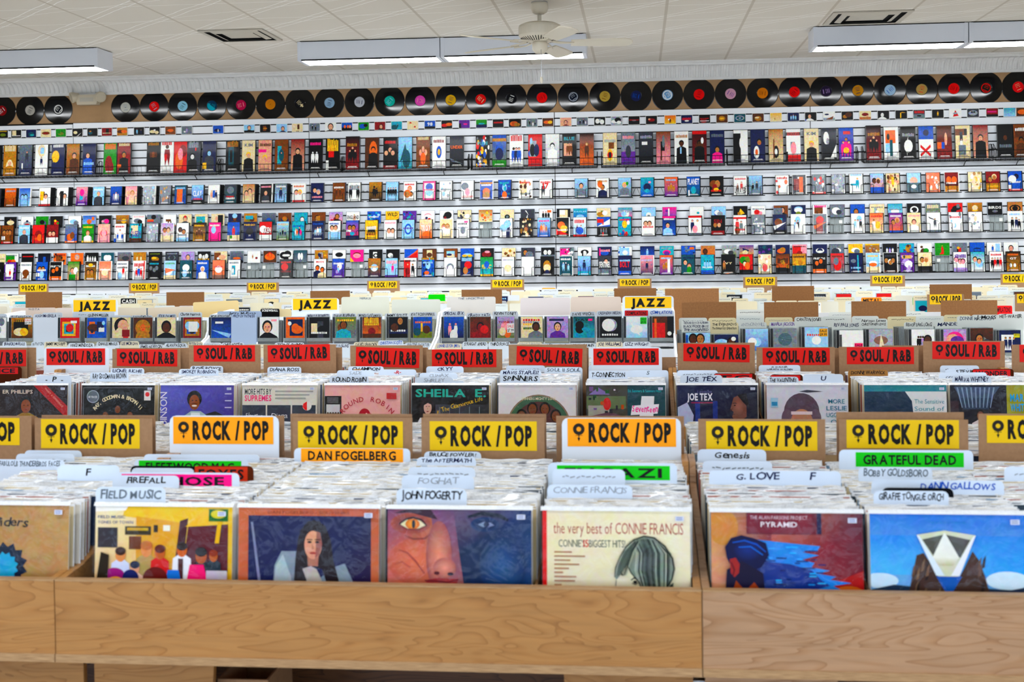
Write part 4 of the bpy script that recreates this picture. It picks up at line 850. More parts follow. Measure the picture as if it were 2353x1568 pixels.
def cv_frame(a):
    grad(a, 'c06a4c', 'c87858', 'b86a50', 'c07052'); grad(a, '141c50', '38142e', '18204e', '121c50', (.07, .0, .945, .945))
    a.t(.5, .958, .02, 'DAN FOGELBERG - SOUVENIRS', '6a3428', .58, .004)
    a.p([(.24, .3), (.26, .6), (.31, .7), (.42, .7), (.56, .5), (.7, .6), (.76, .62), (.84, .45), (.9, .3)], '8c98a4'); a.p([(.24, .3), (.27, .6), (.32, .68), (.38, .52), (.4, .3)], 'b4bec4')
    a.p([(.4, .5), (.41, .66), (.43, .8), (.47, .88), (.54, .92), (.62, .88), (.66, .78), (.68, .64), (.72, .5), (.64, .46), (.6, .58), (.52, .6), (.48, .48)], '241a22')
    a.p([(.46, .58), (.52, .6), (.56, .58), (.6, .5), (.54, .44), (.5, .48)], 'c2b8b4'); a.p([(.495, .67), (.5, .6), (.57, .6), (.575, .67)], 'b07c6c'); a.e(.535, .745, .062, .098, 'd8a48c'); a.p([(.55, .65), (.58, .68), (.6, .75), (.585, .83), (.56, .84), (.555, .74)], '9a6a62')
    a.p([(.46, .76), (.48, .84), (.535, .855), (.6, .84), (.61, .74), (.64, .84), (.58, .91), (.5, .91), (.44, .84)], '241a22'); a.e(.51, .765, .016, .008, '2a1a1c', 8); a.e(.565, .765, .016, .008, '1c1418', 8); a.r(.49, .779, .53, .785, '3a241c'); a.r(.548, .779, .588, .785, '2c1a18'); a.p([(.53, .76), (.545, .715), (.525, .715)], 'c08c78'); a.e(.535, .69, .024, .008, 'a0483f')
    a.e(.63, .44, .05, .02, 'c88070'); a.p([(.09, .9), (.105, .9), (.17, .45), (.15, .45)], '8a8ca8')
def cv_face(a):
    grad(a, 'd0806a', '2c4a78', '20406c', '8a5a78'); a.p([(0, 1), (.3, 1), (.36, .5), (.5, .3), (0, .3)], [col('7a4a70'), col('a0604e'), col('d88a70'), col('e09a80'), col('d8826a')])
    a.p([(.46, 1), (1, 1), (1, .3), (.56, .3), (.5, .7)], [col('6a5470'), col('1a3a68'), col('244874'), col('1c3050'), col('142a4e')])
    a.soft(.2, .64, .2, .16, 'd88468', 'b8685a'); a.soft(.16, .9, .14, .07, '5a3044', 'a0584e'); a.p([(.04, .97), (.14, 1), (.3, 1), (.35, .93), (.3, .94), (.16, .975)], '3c2238')
    a.p([(.09, .895), (.13, .925), (.18, .935), (.23, .92), (.265, .89), (.22, .868), (.16, .858), (.12, .872)], 'e2dcba'); a.soft(.175, .897, .05, .037, 'f0b020', 'c8721c'); a.e(.182, .897, .013, .03, '10121c', 12); a.line([(.08, .895), (.13, .93), (.18, .942), (.24, .925), (.275, .885)], .014, '2a1420'); a.line([(.09, .89), (.14, .862), (.22, .862), (.27, .885)], .008, '6a3030')
    a.soft(.36, .68, .09, .24, 'e09a84', '9c5c5c'); a.soft(.4, .6, .08, .07, 'eaa894', 'a86660'); a.e(.345, .565, .02, .012, '5a2a30', 12); a.e(.44, .56, .022, .012, '3a2838', 12)
    a.line([(.12, .82), (.18, .795), (.26, .8), (.3, .83)], .012, '8a4a46'); a.line([(.08, .72), (.14, .7), (.2, .64), (.26, .56)], .014, 'a85a50'); a.line([(.05, .62), (.1, .64), (.16, .6)], .01, 'b4645a'); a.p([(.26, .515), (.36, .535), (.42, .525), (.5, .53), (.48, .49), (.4, .46), (.3, .475)], '9c3c40'); a.line([(.26, .515), (.36, .51), (.42, .503), (.5, .525)], .008, '5c2030')
    a.soft(.68, .9, .1, .05, '101c3c', '1e3c68'); a.p([(.63, .9), (.67, .918), (.72, .912), (.745, .895), (.7, .882), (.66, .885)], '8490b0'); a.e(.69, .9, .02, .018, '16284a', 12); a.line([(.56, .95), (.66, .975), (.78, .96), (.84, .93)], .03, '0c1834'); a.soft(.8, .62, .16, .2, '2c5684', '1c3860'); a.soft(.6, .4, .1, .1, '18305a', '20406c')
def cv_cream(a):
    grad(a, 'ece4c6', 'ece6cc', 'efe8d0', 'ece2c6'); a.r(0, 0, .03, 1, 'd01418'); a.t(.515, .845, .078, 'the very best of CONNIE FRANCIS', 'a8483e', .88, -.002)
    a.t(.20, .755, .05, "CONNIE'S", '566058', .18, 0); a.t(.297, .755, .05, '15', 'c8401c', .036, .01); a.t(.44, .755, .05, 'BIGGEST HITS!', '566058', .245, 0)
    for k, wd_ in enumerate((.12, .21, .11, .17, .1, .06, .15, .14, .05, .24, .16, .1)): a.r(.08, .715-.0275*k, .08+wd_, .725-.0275*k, 'b08468')
    H = [(.49, .56), (.495, .62), (.53, .70), (.57, .765), (.62, .81), (.69, .835), (.76, .825), (.83, .77), (.88, .69), (.892, .62), (.875, .55), (.845, .5), (.855, .46), (.885, .5), (.87, .42), (.84, .36), (.7, .34), (.69, .44), (.655, .52), (.6, .585), (.575, .635), (.55, .6), (.52, .555), (.5, .54)]
    a.p(H[:15]+[(.7, .34)], '8c978c'); a.p([(.5, .54), (.49, .56), (.53, .70), (.62, .81), (.66, .7), (.6, .585), (.575, .635), (.55, .6)], '8c978c')
    a.soft(.7, .73, .07, .09, '38423e', '8c978c'); a.soft(.79, .6, .06, .12, '66726a', '8c978c'); a.soft(.75, .42, .07, .06, '2e3632', '7c877c')
    a.p([(.5, .535), (.52, .56), (.55, .605), (.575, .64), (.6, .59), (.655, .525), (.69, .44), (.71, .3), (.47, .3), (.485, .42), (.495, .5)], 'ece6cc')
    rng = random.Random(12)
    for k in range(22):
        t = k/21; x0 = .59+.2*t; pts = [(x0+.03*math.sin(3*t), .82-.05*abs(t-.4)), (x0+.05+.03*t, .72), (.63+.24*t, .6), (.66+.2*t, .5), (.69+.16*t+rng.uniform(-.01, .01), .38)]
        a.line(pts, rng.uniform(.004, .012), rng.choice(('3c4642', '59645c', 'b8beb0', '2c3430', '9ca69a')))
    for k in range(9):
        t = k/8; a.line([(.62+.04*t, .8), (.55+.07*t, .73), (.51+.08*t, .64), (.497+.07*t, .57)], rng.uniform(.004, .009), rng.choice(('3c4642', '59645c', 'b8beb0')))
    a.line(H[:16], .01, '222a26'); a.line([(.575, .64), (.6, .59), (.655, .525), (.69, .44), (.7, .34)], .008, '2a302c'); a.line([(.5, .54), (.495, .48), (.488, .42), (.47, .36)], .006, '3a3f38')
    a.line([(.6, .54), (.62, .555), (.645, .545)], .009, '2a2e2c'); a.e(.628, .528, .014, .011, '1a1c1c', 10); a.line([(.606, .52), (.63, .512), (.652, .525)], .006, '2a2e2c'); a.line([(.535, .6), (.54, .575), (.55, .57)], .007, '2a2e2c'); a.line([(.555, .49), (.545, .45), (.56, .44)], .005, '4a4e46')
    a.p([(.84, .49), (.885, .53), (.875, .43), (.86, .4)], '39433e')
def cv_dissolve(a):
    grad(a, 'c03038', '8a1c24', '5c1c34', 'd89078'); grad(a, 'e0a888', '9a4a4a', '7a3040', 'c8966a', (0, .45, .4, 1)); a.e(.08, .9, .1, .12, 'c89058'); a.p([(.3, .3), (1, .3), (1, .62), (.7, .5)], 'a81c20'); a.e(.9, .42, .14, .1, 'c8701c')
    a.r(.235, .855, .73, 1, '6a1c30'); a.r(.245, .865, .67, .995, '7a2438'); a.r(.7, .86, .73, 1, '24204a'); a.t(.45, .955, .024, 'THE ALAN PARSONS PROJECT', 'd8c0cc', .38, .004); a.t(.45, .905, .034, 'PYRAMID', 'f0e8ec', .24, .012)
    L1 = [(.16, .8), (.3, .82), (.5, .8), (.72, .78), (.7, .75), (.6, .74), (.71, .72), (.6, .69), (.68, .67), (.66, .64), (.78, .62), (.7, .6), (.82, .58), (.78, .56), (.92, .54), (.8, .52), (.86, .49), (.76, .47), (.8, .44), (.7, .42), (.6, .36), (.3, .36), (.28, .6)]
    a.p(L1, '1c8cd8'); a.p([(.3, .68), (.52, .66), (.66, .62), (.72, .56), (.78, .52), (.64, .48), (.7, .44), (.56, .36), (.28, .36)], '123a86')
    rng = random.Random(5)
    for k in range(38): x, y = rng.uniform(.3, .72), rng.uniform(.4, .77); d = rng.uniform(.03, .09); a.r(x, y, x+d, y+.008, rng.choice(('0c2460', '2a9ce4', '0e2c70', '58b8f0')))
    a.p([(.1, .7), (.09, .77), (.13, .83), (.2, .85), (.28, .83), (.36, .8), (.38, .72), (.33, .64), (.24, .6), (.14, .62)], '141846'); a.soft(.24, .75, .1, .07, '24387e', '141846'); a.line([(.14, .8), (.22, .815), (.3, .79), (.36, .74)], .012, '1c58b0'); a.line([(.18, .77), (.26, .775), (.34, .72)], .01, '2a6cc4'); a.p([(.1, .62), (.2, .68), (.34, .6), (.36, .36), (.08, .36)], '1c1436'); a.p([(.12, .69), (.16, .7), (.185, .66), (.18, .6), (.15, .57), (.125, .6)], '9a3838'); a.line([(.13, .67), (.15, .62), (.14, .58)], .012, '6a2028'); a.p([(.1, .36), (.16, .55), (.22, .48), (.28, .54), (.34, .46), (.34, .36)], '9a4a24'); a.p([(.17, .36), (.2, .5), (.23, .36)], '3a1824'); a.p([(.27, .36), (.29, .49), (.31, .36)], '3a1824')
def cv_mount(a):
    grad(a, 'a8d8f0', '90ccf0', '1478cc', '1a80d0'); grad(a, '70bcec', '48a8e8', '1888d8', '1c90dc', (0, .6, 1, .86)); a.e(.06, .56, .12, .05, 'd8ecf8'); a.e(.88, .57, .14, .06, 'dceef8'); a.p([(0, .5), (.15, .535), (.3, .52), (.3, .3), (0, .3)], '24384e'); a.p([(.7, .52), (.9, .51), (1, .53), (1, .3), (.7, .3)], '22344c')
    a.p([(.2, .3), (.24, .46), (.27, .6), (.3, .73), (.345, .745), (.4, .66), (.5, .46), (.6, .64), (.66, .76), (.7, .7), (.735, .6), (.76, .5), (.8, .42), (.84, .3)], '4a342c')
    rng = random.Random(9)
    for k in range(26): x = rng.uniform(.26, .74); y = rng.uniform(.36, .66 if abs(x-.5) > .12 else .44); a.p([(x, y), (x+.02, y+.01), (x+.03, y+.09), (x+.012, y+.06)], rng.choice(('6a5040', '2c201e', '7c6450')))
    a.p([(.3, .865), (.48, .895), (.68, .865), (.5, .46)], 'd8dcc8'); a.p([(.335, .835), (.48, .87), (.645, .835), (.58, .72), (.41, .72)], '5c5c58'); a.p([(.48, .885), (.4, .72), (.44, .665), (.53, .665), (.57, .72)], [col('f0f4f0'), col('f4f4ec'), col('c8c8a8'), col('c8c8a8'), col('f4f4ec')])
    a.p([(.3, .865), (.32, .855), (.475, .6), (.42, .6)], 'e6f0f8'); a.p([(.68, .865), (.66, .855), (.515, .6), (.57, .6)], 'f2f4f8'); a.p([(.42, .595), (.585, .595), (.5, .455)], '1a60b0'); a.t(.5, .94, .02, 'visions', '1488c8', .24, 0)
FR = [((-170, 165), 'kraft brown cover with a navy jagged flower', cv_kraft, 8), ((204, 537), 'yellow cafe scene cover', cv_cafe, 0), ((542, 868), 'terracotta framed portrait of a long-haired person', cv_frame, 0), ((885, 1222), 'close-up face cover, half orange and half blue', cv_face, 0), ((1243, 1588), 'cream cover with a drawn head of hair', cv_cream, 0), ((1640, 1980), 'dark red cover with a blue streaming figure', cv_dissolve, 0), ((2010, 2353), 'bright blue cover with a rocky peak', cv_mount, 0), ((2385, 2720), None, None, 0)]
short = ['kraft flower', 'yellow cafe', 'terracotta portrait', 'close-up face', 'cream drawing', 'blue streaming figure', 'blue rocky peak', 'right edge']
ZB = .7005
for i, ((pa, pb), desc, fn, _) in enumerate(FR):
    xa = atY(pa, 1200, 2.62)[0]; xb = atY(pb, 1200, 2.62)[0]; X = (xa+xb)/2
    n = 33
    if fn: front_album(X, 2.612, ZB, fn, 'record album, '+desc+', front of its bin', None, sticker=(.43, .955))
    for k in range(n if i < 7 else 28):
        y = 2.634+.0182*k+(0 if i < 7 else .1); o = bpy.data.objects.new('record_album', RNG.choice(AM)); C.objects.link(o)
        o.location = (X+RNG.uniform(-.003, .004)+(.003 if k % 5 else -.002), y, ZB+max(0, RNG.uniform(-.004, .0025))); o.rotation_euler = (LEAN+RNG.uniform(-.004, .004), 0, RNG.uniform(-.008, .008))
        tag(o, 'sleeved record album filed behind the %s cover, only its top edge showing' % short[i] if i < 7 else 'sleeved record album in the stack at the right edge of the picture', 'record album', 'albums filed behind the %s' % short[i])

# ---------------------------------------------------------------- section signs of the front row
Y1 = 3.262; RP = 'ROCK / POP'; YEL = 'eccb1e'; ORA = 'fdb432'
G1 = 'rock and pop signs in the front row'
fs = [(-40, 66, 958, -200, 40, 962, 1024, YEL, 'cardboard', 'brown sign at the left edge, only OP in sight'), (74, 345, 963, 88, 317, 965, 1032, YEL, 'cardboard', 'brown card with yellow rock pop label behind the yellow cafe album'),
      (385, 637, 957, 393, 625, 960, 1022, ORA, 'white_card', 'white card with orange rock pop label, left of the two white ones'), (669, 945, 962, 681, 924, 970, 1032, YEL, 'cardboard', 'brown card with yellow rock pop label above the orange artist label'),
      (966, 1250, 962, 985, 1233, 970, 1037, YEL, 'cardboard', 'brown card with yellow rock pop label above the close-up face album'), (1290, 1565, 962, 1303, 1554, 964, 1028, ORA, 'white_card', 'white card with orange rock pop label, right of the two white ones'),
      (1605, 1898, 965, 1623, 1880, 970, 1037, YEL, 'cardboard', 'brown card with yellow rock pop label behind the blue streaming figure album'), (1930, 2228, 966, 1947, 2207, 967, 1032, YEL, 'cardboard', 'brown card with yellow rock pop label above the green artist label'), (2252, 2540, 953, 2271, 2520, 957, 1020, YEL, 'cardboard', 'brown sign cut off by the right edge of the picture')]
for a in fs: sign(a[0], a[1], a[2], Y1, a[3], a[4], a[5], a[6], RP, a[7], a[9], G1, a[8], zmin=.705)
for p0, p1, top, lab in ((62, 70, 958, 'left edge sign'), (90, 352, 956, 'second sign from left'), (402, 649, 957, 'left white sign'), (664, 944, 953, 'sign above the orange artist label'), (970, 1254, 953, 'sign above the close-up face album'), (1277, 1572, 958, 'right white sign'), (1924, 2218, 949, 'sign above the green artist label')):
    if p1-p0 < 20: p0 -= 60; p1 += 6
    X0, Z = atY(p0, top, 3.29); X1 = atY(p1, top, 3.29)[0]; b_ = MB(); b_.box(-(X1-X0)/2, 0, 0, (X1-X0)/2, .003, Z-.705, 'w', 'cardboard')
    tag(b_.build('backing_card', None, ((X0+X1)/2, 3.29, .705), (LEAN*.4, 0, 0)), 'blank brown backing card just behind the '+lab, 'divider', 'blank cards behind the front row signs')

# ---------------------------------------------------------------- divider tabs of the front row
G2 = 'handwritten dividers in the front row'
GRN = '17c832'; PNK = 'f02090'; RED = 'c4482c'
T1 = [
 (80, 208, 1025, 3.2, [''], 's', None, 'white divider with faint writing right under the second yellow sign', 1), (50, 182, 1037, 3.12, [''], 's', None, 'blank white divider second from the back in the leftmost stack', 0), (30, 165, 1045, 3.06, [''], 's', None, 'white divider with faint marks third from the back in the leftmost stack', 1),
 (-20, 142, 1058, 3.0, ['FABULOUS THUNDERBIRDS  FACES'], 'z', None, 'white divider lettered with F names in the leftmost stack', 0), (125, 268, 1071, 2.9, ['F'], 'k', None, 'pale divider with a single black letter F', 0),
 (325, 592, 1046, 3.21, [''], 'k', None, 'white divider with black pen marks under the left orange sign', 1), (303, 566, 1058, 3.15, [], 'k', (GRN, .04, .06, .003, .03, 'FLEETWOOD MAC'), 'white divider with bright green artist label', 0), (440, 578, 1073, 3.08, [], 'k', (RED, .02, .1, .002, .036, 'FOXES'), 'brown divider with red artist label', 0),
 (294, 446, 1073, 3.04, [''], 'k', None, 'white divider with black rim beside the red label', 0), (262, 545, 1088, 2.97, [], 'k', (PNK, .04, .06, .004, .032, 'FIREHOSE'), 'white divider with hot pink artist label', 0), (252, 406, 1095, 2.9, ['FIREFALL'], 'k', None, 'white divider with black capitals just before the pink label', 0), (213, 374, 1122, 2.73, ['FIELD MUSIC'], 'z', None, 'pale blue divider tab directly behind the yellow cafe album', 0),
 (672, 940, 1032, 3.24, [], 'k', (ORA, .06, .06, .001, .036, 'DAN FOGELBERG'), 'white divider with orange artist label', 0),
 (972, 1104, 1040, 3.2, ['BRUCE FOWLER!'], 'k', None, 'white divider with bold pen under the close-up face sign', 0), (955, 1092, 1053, 3.12, ['The AFTERMATH'], 'n', None, 'white divider with navy capitals, second from the back behind the face album', 0), (935, 1090, 1076, 3.0, [''], 's', None, 'pale divider with faint marks, middle of the face album stack', 1), (920, 1087, 1095, 2.88, ['FOGHAT'], 's', None, 'pale divider with faint blue word, second from front behind the face album', 0), (908, 1070, 1126, 2.72, ['JOHN FOGERTY'], 'k', None, 'white divider with black capitals directly behind the face album', 0),
 (1258, 1556, 1066, 3.05, [], 'k', (GRN, .07, .055, .006, .034, 'FUGAZI'), 'white divider with bright green label before the right orange sign', 0), (1268, 1436, 1081, 2.98, [''], 's', None, 'white divider with faint pencil over the green label', 1), (1256, 1453, 1117, 2.76, ['CONNIE FRANCIS'], 's', None, 'white divider with pale grey writing directly behind the cream album', 0),
 (1603, 1762, 1035, 3.22, ['Genesis'], 'k', None, 'white divider with black pen right under the sixth brown sign', 0), (1615, 1776, 1062, 3.08, [''], 'z', None, 'white divider with dashes behind the blue streaming figure album', 1), (1630, 1935, 1084, 2.93, ['G. LOVE         F'], 'n', None, 'wide white divider with blue and black pen letters', 0),
 (1930, 2240, 1036, 3.23, [], 'k', (GRN, .125, .07, .006, .036, 'GRATEFUL DEAD'), 'white divider with bright green two-word label at the right', 0), (1945, 2112, 1057, 3.13, [''], 'k', None, 'white divider with black rim over the green two-word label', 1), (1975, 2146, 1076, 3.02, ['BOBBY GOLDSBORO'], 'z', None, 'pale divider with grey pencil name behind the blue peak album', 0), (2005, 2312, 1106, 2.87, ['               DANN GALLOWS'], 'b', None, 'wide pale divider with blue name at its right end', 0),
 (2030, 2195, 1124, 2.78, [''], 'k', None, 'black edged divider second behind the blue peak album', 0), (2010, 2184, 1131, 2.72, ['GIRAFFE TONGUE ORCH'], 'k', None, 'white divider with black capitals directly behind the blue peak album', 0), (2312, 2480, 1075, 3.0, [''], 's', None, 'pale divider cut off at the right edge', 1)]
T1B = [1040, 1049, 1060, 1080, 1105, 1060, 1077, 1106, 1092, 1119, 1121, 1160, 1061, 1056, 1070, 1096, 1123, 1160, 1112, 1119, 1144, 1063, 1086, 1114, 1079, 1078, 1106, 1136, 1142, 1161, 1106]
for (p0, p1, top, Y, lines, ink, lab, label, scr), bot in zip(T1, T1B):
    c = '5a2c1a' if 'brown divider' in label else ('14161c' if label.startswith('black') or 'black rim' in label else 'dfe8f4')
    tab(p0, p1, top, Y, [l for l in lines if l], label, .3, c, ink, G2, lab, scrib=bool(scr), bot=bot)
    if 'black rim' in label: tab(p0+2, p1-5, top+5, atZ((p0+p1)/2, bot, 1.0145)[1]-.0015, [], 'white paper slipped in front of the %s' % label.replace('white divider', 'divider'), .3, 'dfe8f4', 'k', G2)
# cartons on the lower shelf
for p0, p1, top, Y, m_, lab in ((500, 616, 1561, 2.78, 'cardboard', 'brown cardboard box under the front bin, only its top rim showing'), (1370, 1632, 1560, 2.74, 'white_laminate', 'white carton under the front bin, only its top rim showing')):
    X0, Z = atY(p0, top, Y); X1 = atY(p1, top, Y)[0]; w = (X1-X0)/2; e = empty('storage_box', ((X0+X1)/2, Y, .295), label=lab, cat='box'); H_ = Z-.295
    b_ = MB(); t = .005; b_.box(-w, 0, 0, w, t, H_, 'w', m_); b_.box(-w, .2-t, 0, w, .2, H_, 'w', m_); b_.box(-w, t, 0, -w+t, .2-t, H_, 'w', m_); b_.box(w-t, t, 0, w, .2-t, H_, 'w', m_); b_.build('carton_wall', e)
    b_ = MB(); b_.box(-w+t, t, 0, w-t, .2-t, t, 'w', m_); b_.build('carton_bottom', e)

# ================================================================ second row: soul and R&B albums
def cv_band(a):
    a.r(0, 0, 1, 1, '24120f'); a.p([(.7, 1), (1, .72), (1, .55), (.52, 1)], 'a81c22'); a.t(.3, .89, .05, 'ER PHILLIPS', 'd8c8b8', .42, .01, align='c'); a.t(.8, .83, .025, 'WHAT A DIFFERENCE', 'd89888', .36, .005, rot=-.78)
    a.bust(.42, .72, .1, '9a7a2a', '8a5030', '0e0a0a'); a.p([(.2, .3), (.3, .58), (.56, .58), (.66, .3)], '8a6a2c')
def cv_trio(a):
    a.r(0, 0, 1, 1, '0a0a0c'); a.r(.015, .02, .02, .97, '8a8a90'); a.r(.015, .965, .985, .97, '8a8a90'); a.e(.15, .85, .085, .085, 'a8b0b8'); a.e(.15, .85, .075, .075, '6a7078'); a.t(.15, .83, .03, 'MY PRAYER', 'e8e8ec', .12, .005)
    s = 'RAY, GOODMAN & BROWN II'
    for i, ch in enumerate(s):
        t = (i/(len(s)-1)-.5); x = .5+.33*math.sin(t*2.1)*1.05; y = .52+.36*math.cos(t*1.9)
        if ch != ' ': a.t(x, y-.05, .05, ch, 'e8dcc0', None, .012, rot=-t*1.5)
    a.r(.86, .8, .95, .93, 'e8e4e0'); a.e(.905, .88, .03, .03, 'd01c20')
    for x, y in ((.33, .6), (.5, .68), (.67, .6)): a.bust(x, y, .055, 'e0d8c8' if x != .5 else '1c1c20', '7a4c30', '0c0a0a')
    a.r(.46, .5, .54, .6, 'e8e0d0')
def cv_robin(a):
    grad(a, '5058a8', '3a2c70', '54489c', '6a6cc0'); a.t(.09, .6, .1, 'ROBINSON', 'e8e4f0', .62, .0, rot=1.5708); a.p([(.6, .3), (.62, .62), (.75, .66), (.95, .56), (1, .3)], '1a1620')
    a.p([(.25, .3), (.3, .58), (.42, .66), (.55, .66), (.66, .58), (.72, .3)], 'b4c8cc'); a.p([(.4, .3), (.42, .64), (.54, .64), (.56, .3)], 'e8eef0'); a.e(.465, .82, .1, .11, '0c0a0c'); a.e(.465, .775, .07, .1, '8c5230'); a.e(.465, .73, .035, .012, 'f0e8e0'); a.r(.43, .755, .5, .762, '1c1010'); a.e(.44, .8, .012, .008, '1c1010', 8); a.e(.49, .8, .012, .008, '1c1010', 8)
    for k in range(3): a.r(.88, .88-.09*k, .97, .895-.09*k, 'c8c4e0')
def cv_supr(a):
    a.r(0, 0, 1, 1, 'dedad2'); a.t(.03, .88, .075, 'MORE HITS BY', '3a3c44', .36, .02, align='l'); a.t(.03, .795, .075, 'SUPREMES', 'e02878', .36, .025, align='l')
    for k in range(3): a.r(.44, .91-.045*k, .95-.05*k, .93-.045*k, 'a8a6a4'); a.r(.0+.335*k, 0, .315+.335*k, .74, '3c4250')
    for k, t in enumerate(('Florence', 'Diana', 'Mary')): a.t(.16+.335*k, .57, .07, t, 'e8e8ec', .22, -.008, random.Random(k+2))
    a.e(.87, .73, .06, .06, 'e8e4e0'); a.p([(.87, .79), (.82, .76), (.81, .72), (.84, .68), (.87, .67)], 'd81c20')
def cv_bird(a):
    a.r(0, 0, 1, 1, 'e6b4b0'); a.r(.0, .1, .22, .86, '16161a'); a.r(.02, .6, .2, .75, 'd0d0d4')
    for k in range(5): a.e(.04+.035*k, .62, .018, .03, '4a3a34'); a.r(.03, .77+.016*k, .18, .775+.016*k, '9a9a9e')
    for i, ch in enumerate('ROUND ROBIN'):
        t = i/10-.5
        if ch != ' ': a.t(.56+.36*math.sin(t*2), .5+.32*math.cos(t*2)-.03, .065, ch, 'b03a48', None, .012, rot=-t*1.5)
    a.e(.53, .6, .08, .1, 'a82838'); a.p([(.6, .64), (.68, .6), (.6, .57)], 'b83a40'); a.p([(.3, .48), (.46, .6), (.6, .52), (.5, .44)], 'a82838'); a.e(.555, .63, .012, .012, 'e8b0b0', 8); a.r(.82, .82, .95, .9, 'b81c1c')
def cv_stage(a):
    a.r(0, 0, 1, 1, '0b0c10'); grad(a, '3a3e46', '1a1c20', '2a2c30', '4a4e58', (.3, .3, 1, .75)); a.t(.5, .85, .1, 'SHEILA  E.', '1cb0a0', .92, .025); a.t(.62, .72, .055, 'in The Glamorous Life', 'e0c018', .62, -.002, random.Random(4), rot=.28)
    for k in range(5): a.r(.35+.13*k, .3, .36+.13*k, .72, '70767e')
    a.p([(.04, .2), (.06, .5), (.12, .62), (.27, .62), (.33, .5), (.36, .3)], 'e4e4ea'); a.p([(.1, .58), (.09, .72), (.14, .83), (.22, .84), (.28, .77), (.3, .62), (.25, .56)], '241c22'); a.e(.2, .71, .052, .085, 'd4b0a4'); a.p([(.15, .74), (.17, .8), (.25, .79), (.245, .75), (.2, .77)], '1a1418')
    a.r(.175, .722, .192, .729, '140e10'); a.r(.21, .722, .228, .729, '140e10'); a.line([(.2, .71), (.196, .69), (.205, .685)], .006, 'a07868'); a.e(.2, .662, .016, .006, '8a2434', 10)
def cv_round(a):
    a.r(0, 0, 1, 1, 'e2dfe2'); a.e(.52, .44, .42, .44, '8a7a6a', 36); a.e(.52, .44, .4, .42, '4a6a54', 36); a.e(.52, .44, .33, .35, '5a3a3a', 36); a.t(.52, .81, .035, 'SPINNERS MIGHTY LOVE', 'e0d8c0', .44, .008)
    for x, y in ((.3, .6), (.44, .69), (.6, .69), (.74, .6), (.52, .5)): a.face(x, y, .075, '7a4a30', '140e0c')
    a.p([(.3, .3), (.5, .45), (.8, .3)], 'a83a6a')
def cv_cafeteria(a):
    a.r(0, 0, 1, 1, '1a4a54'); a.r(0, 0, .52, 1, '4a4a44'); a.p([(.03, .88), (.15, .97), (.3, .88)], '8a78b0'); a.r(.0, .7, .5, .86, '6a7a5a'); a.r(.02, .55, .3, .74, 'a8a8a0'); a.e(.26, .76, .05, .08, 'c81c2c'); a.p([(.02, .6), (.3, .66), (.52, .58), (.5, .5), (.1, .48)], '6a4a5a')
    rng = random.Random(8)
    for k in range(26): x, y = rng.uniform(.02, .48), rng.uniform(.4, .94); a.r(x, y, x+rng.uniform(.02, .06), y+rng.uniform(.02, .06), rng.choice(('2a5a34', 'd8d0d8', 'b85a2a', '30303a', '7a5a8a', '1c3a2a')))
    a.t(.74, .91, .035, 'Ed. Summers & Summers Heat', '38b8c0', .42, .006); a.p([(.66, .5), (.7, .86), (.86, .86), (.84, .5)], 'f0f0f4'); a.p([(.56, .62), (.58, .74), (.92, .76), (.9, .64)], 'f4f0f8'); a.t(.74, .66, .085, 'Seventeen', 'e82a9a', .32, .02, random.Random(2)); a.p([(.86, .3), (1, .55), (1, .3)], 'c85a8a')
def cv_night(a):
    grad(a, '0c1438', '0a0e20', '0e1230', '16224e'); a.p([(.0, .3), (.0, .72), (.12, .78), (.2, .62), (.16, .3)], 'b8c0dc'); a.r(.22, .3, .28, .8, '1c3a8a'); a.r(.44, .3, .5, .8, '1a3480'); a.t(.34, .9, .04, 'i gotcha', '6a6a9a', .18, 0); a.t(.28, .81, .085, 'JOE TEX', 'e8e8f2', .32, .035); a.r(.17, .77, .44, .785, '8a2a5a')
    a.p([(.7, .84), (.78, .88), (.86, .8), (.86, .6), (.74, .52), (.68, .6), (.7, .66), (.66, .7)], '7a4e44'); a.soft(.76, .72, .07, .1, '9a6a5c', '7a4e44'); a.line([(.69, .7), (.655, .69), (.668, .67)], .01, '4a2c2a'); a.line([(.68, .64), (.7, .63), (.715, .635)], .008, '3a1c20'); a.e(.715, .745, .012, .008, '0c0a10', 8); a.line([(.69, .77), (.72, .775), (.74, .765)], .01, '14101c'); a.p([(.74, .88), (.86, .9), (.9, .7), (.82, .78)], '14101c'); a.p([(.55, .3), (.7, .54), (.9, .6), (1, .3)], '101428'); a.p([(.3, .5), (.5, .54), (.66, .5), (.5, .52)], 'c8d0e8')
def cv_hat(a):
    a.r(0, 0, 1, 1, 'd6d6e0'); a.e(.43, .66, .22, .24, '5a4858'); a.e(.25, .58, .07, .12, '6a5868'); a.e(.6, .58, .07, .12, '6a5868'); a.e(.43, .52, .14, .18, 'b88870'); a.e(.37, .56, .03, .016, '2a3a5a', 10); a.e(.49, .56, .03, .016, '2a3a5a', 10); a.r(.3, .63, .56, .67, 'e0d0d4'); a.p([(.4, .92), (.5, .94), (.7, .92), (.5, .905)], '3a3a48')
    for k, t in enumerate(('MORE', 'LESLIE', 'UGGAMS', 'ON')): a.t(.86, .77-.085*k, .055, t, '2a7a90', .1+.025*len(t), .01)
    a.r(.05, .72, .14, .84, 'a8c8dc'); a.r(.06, .74, .13, .79, '4a90b8')
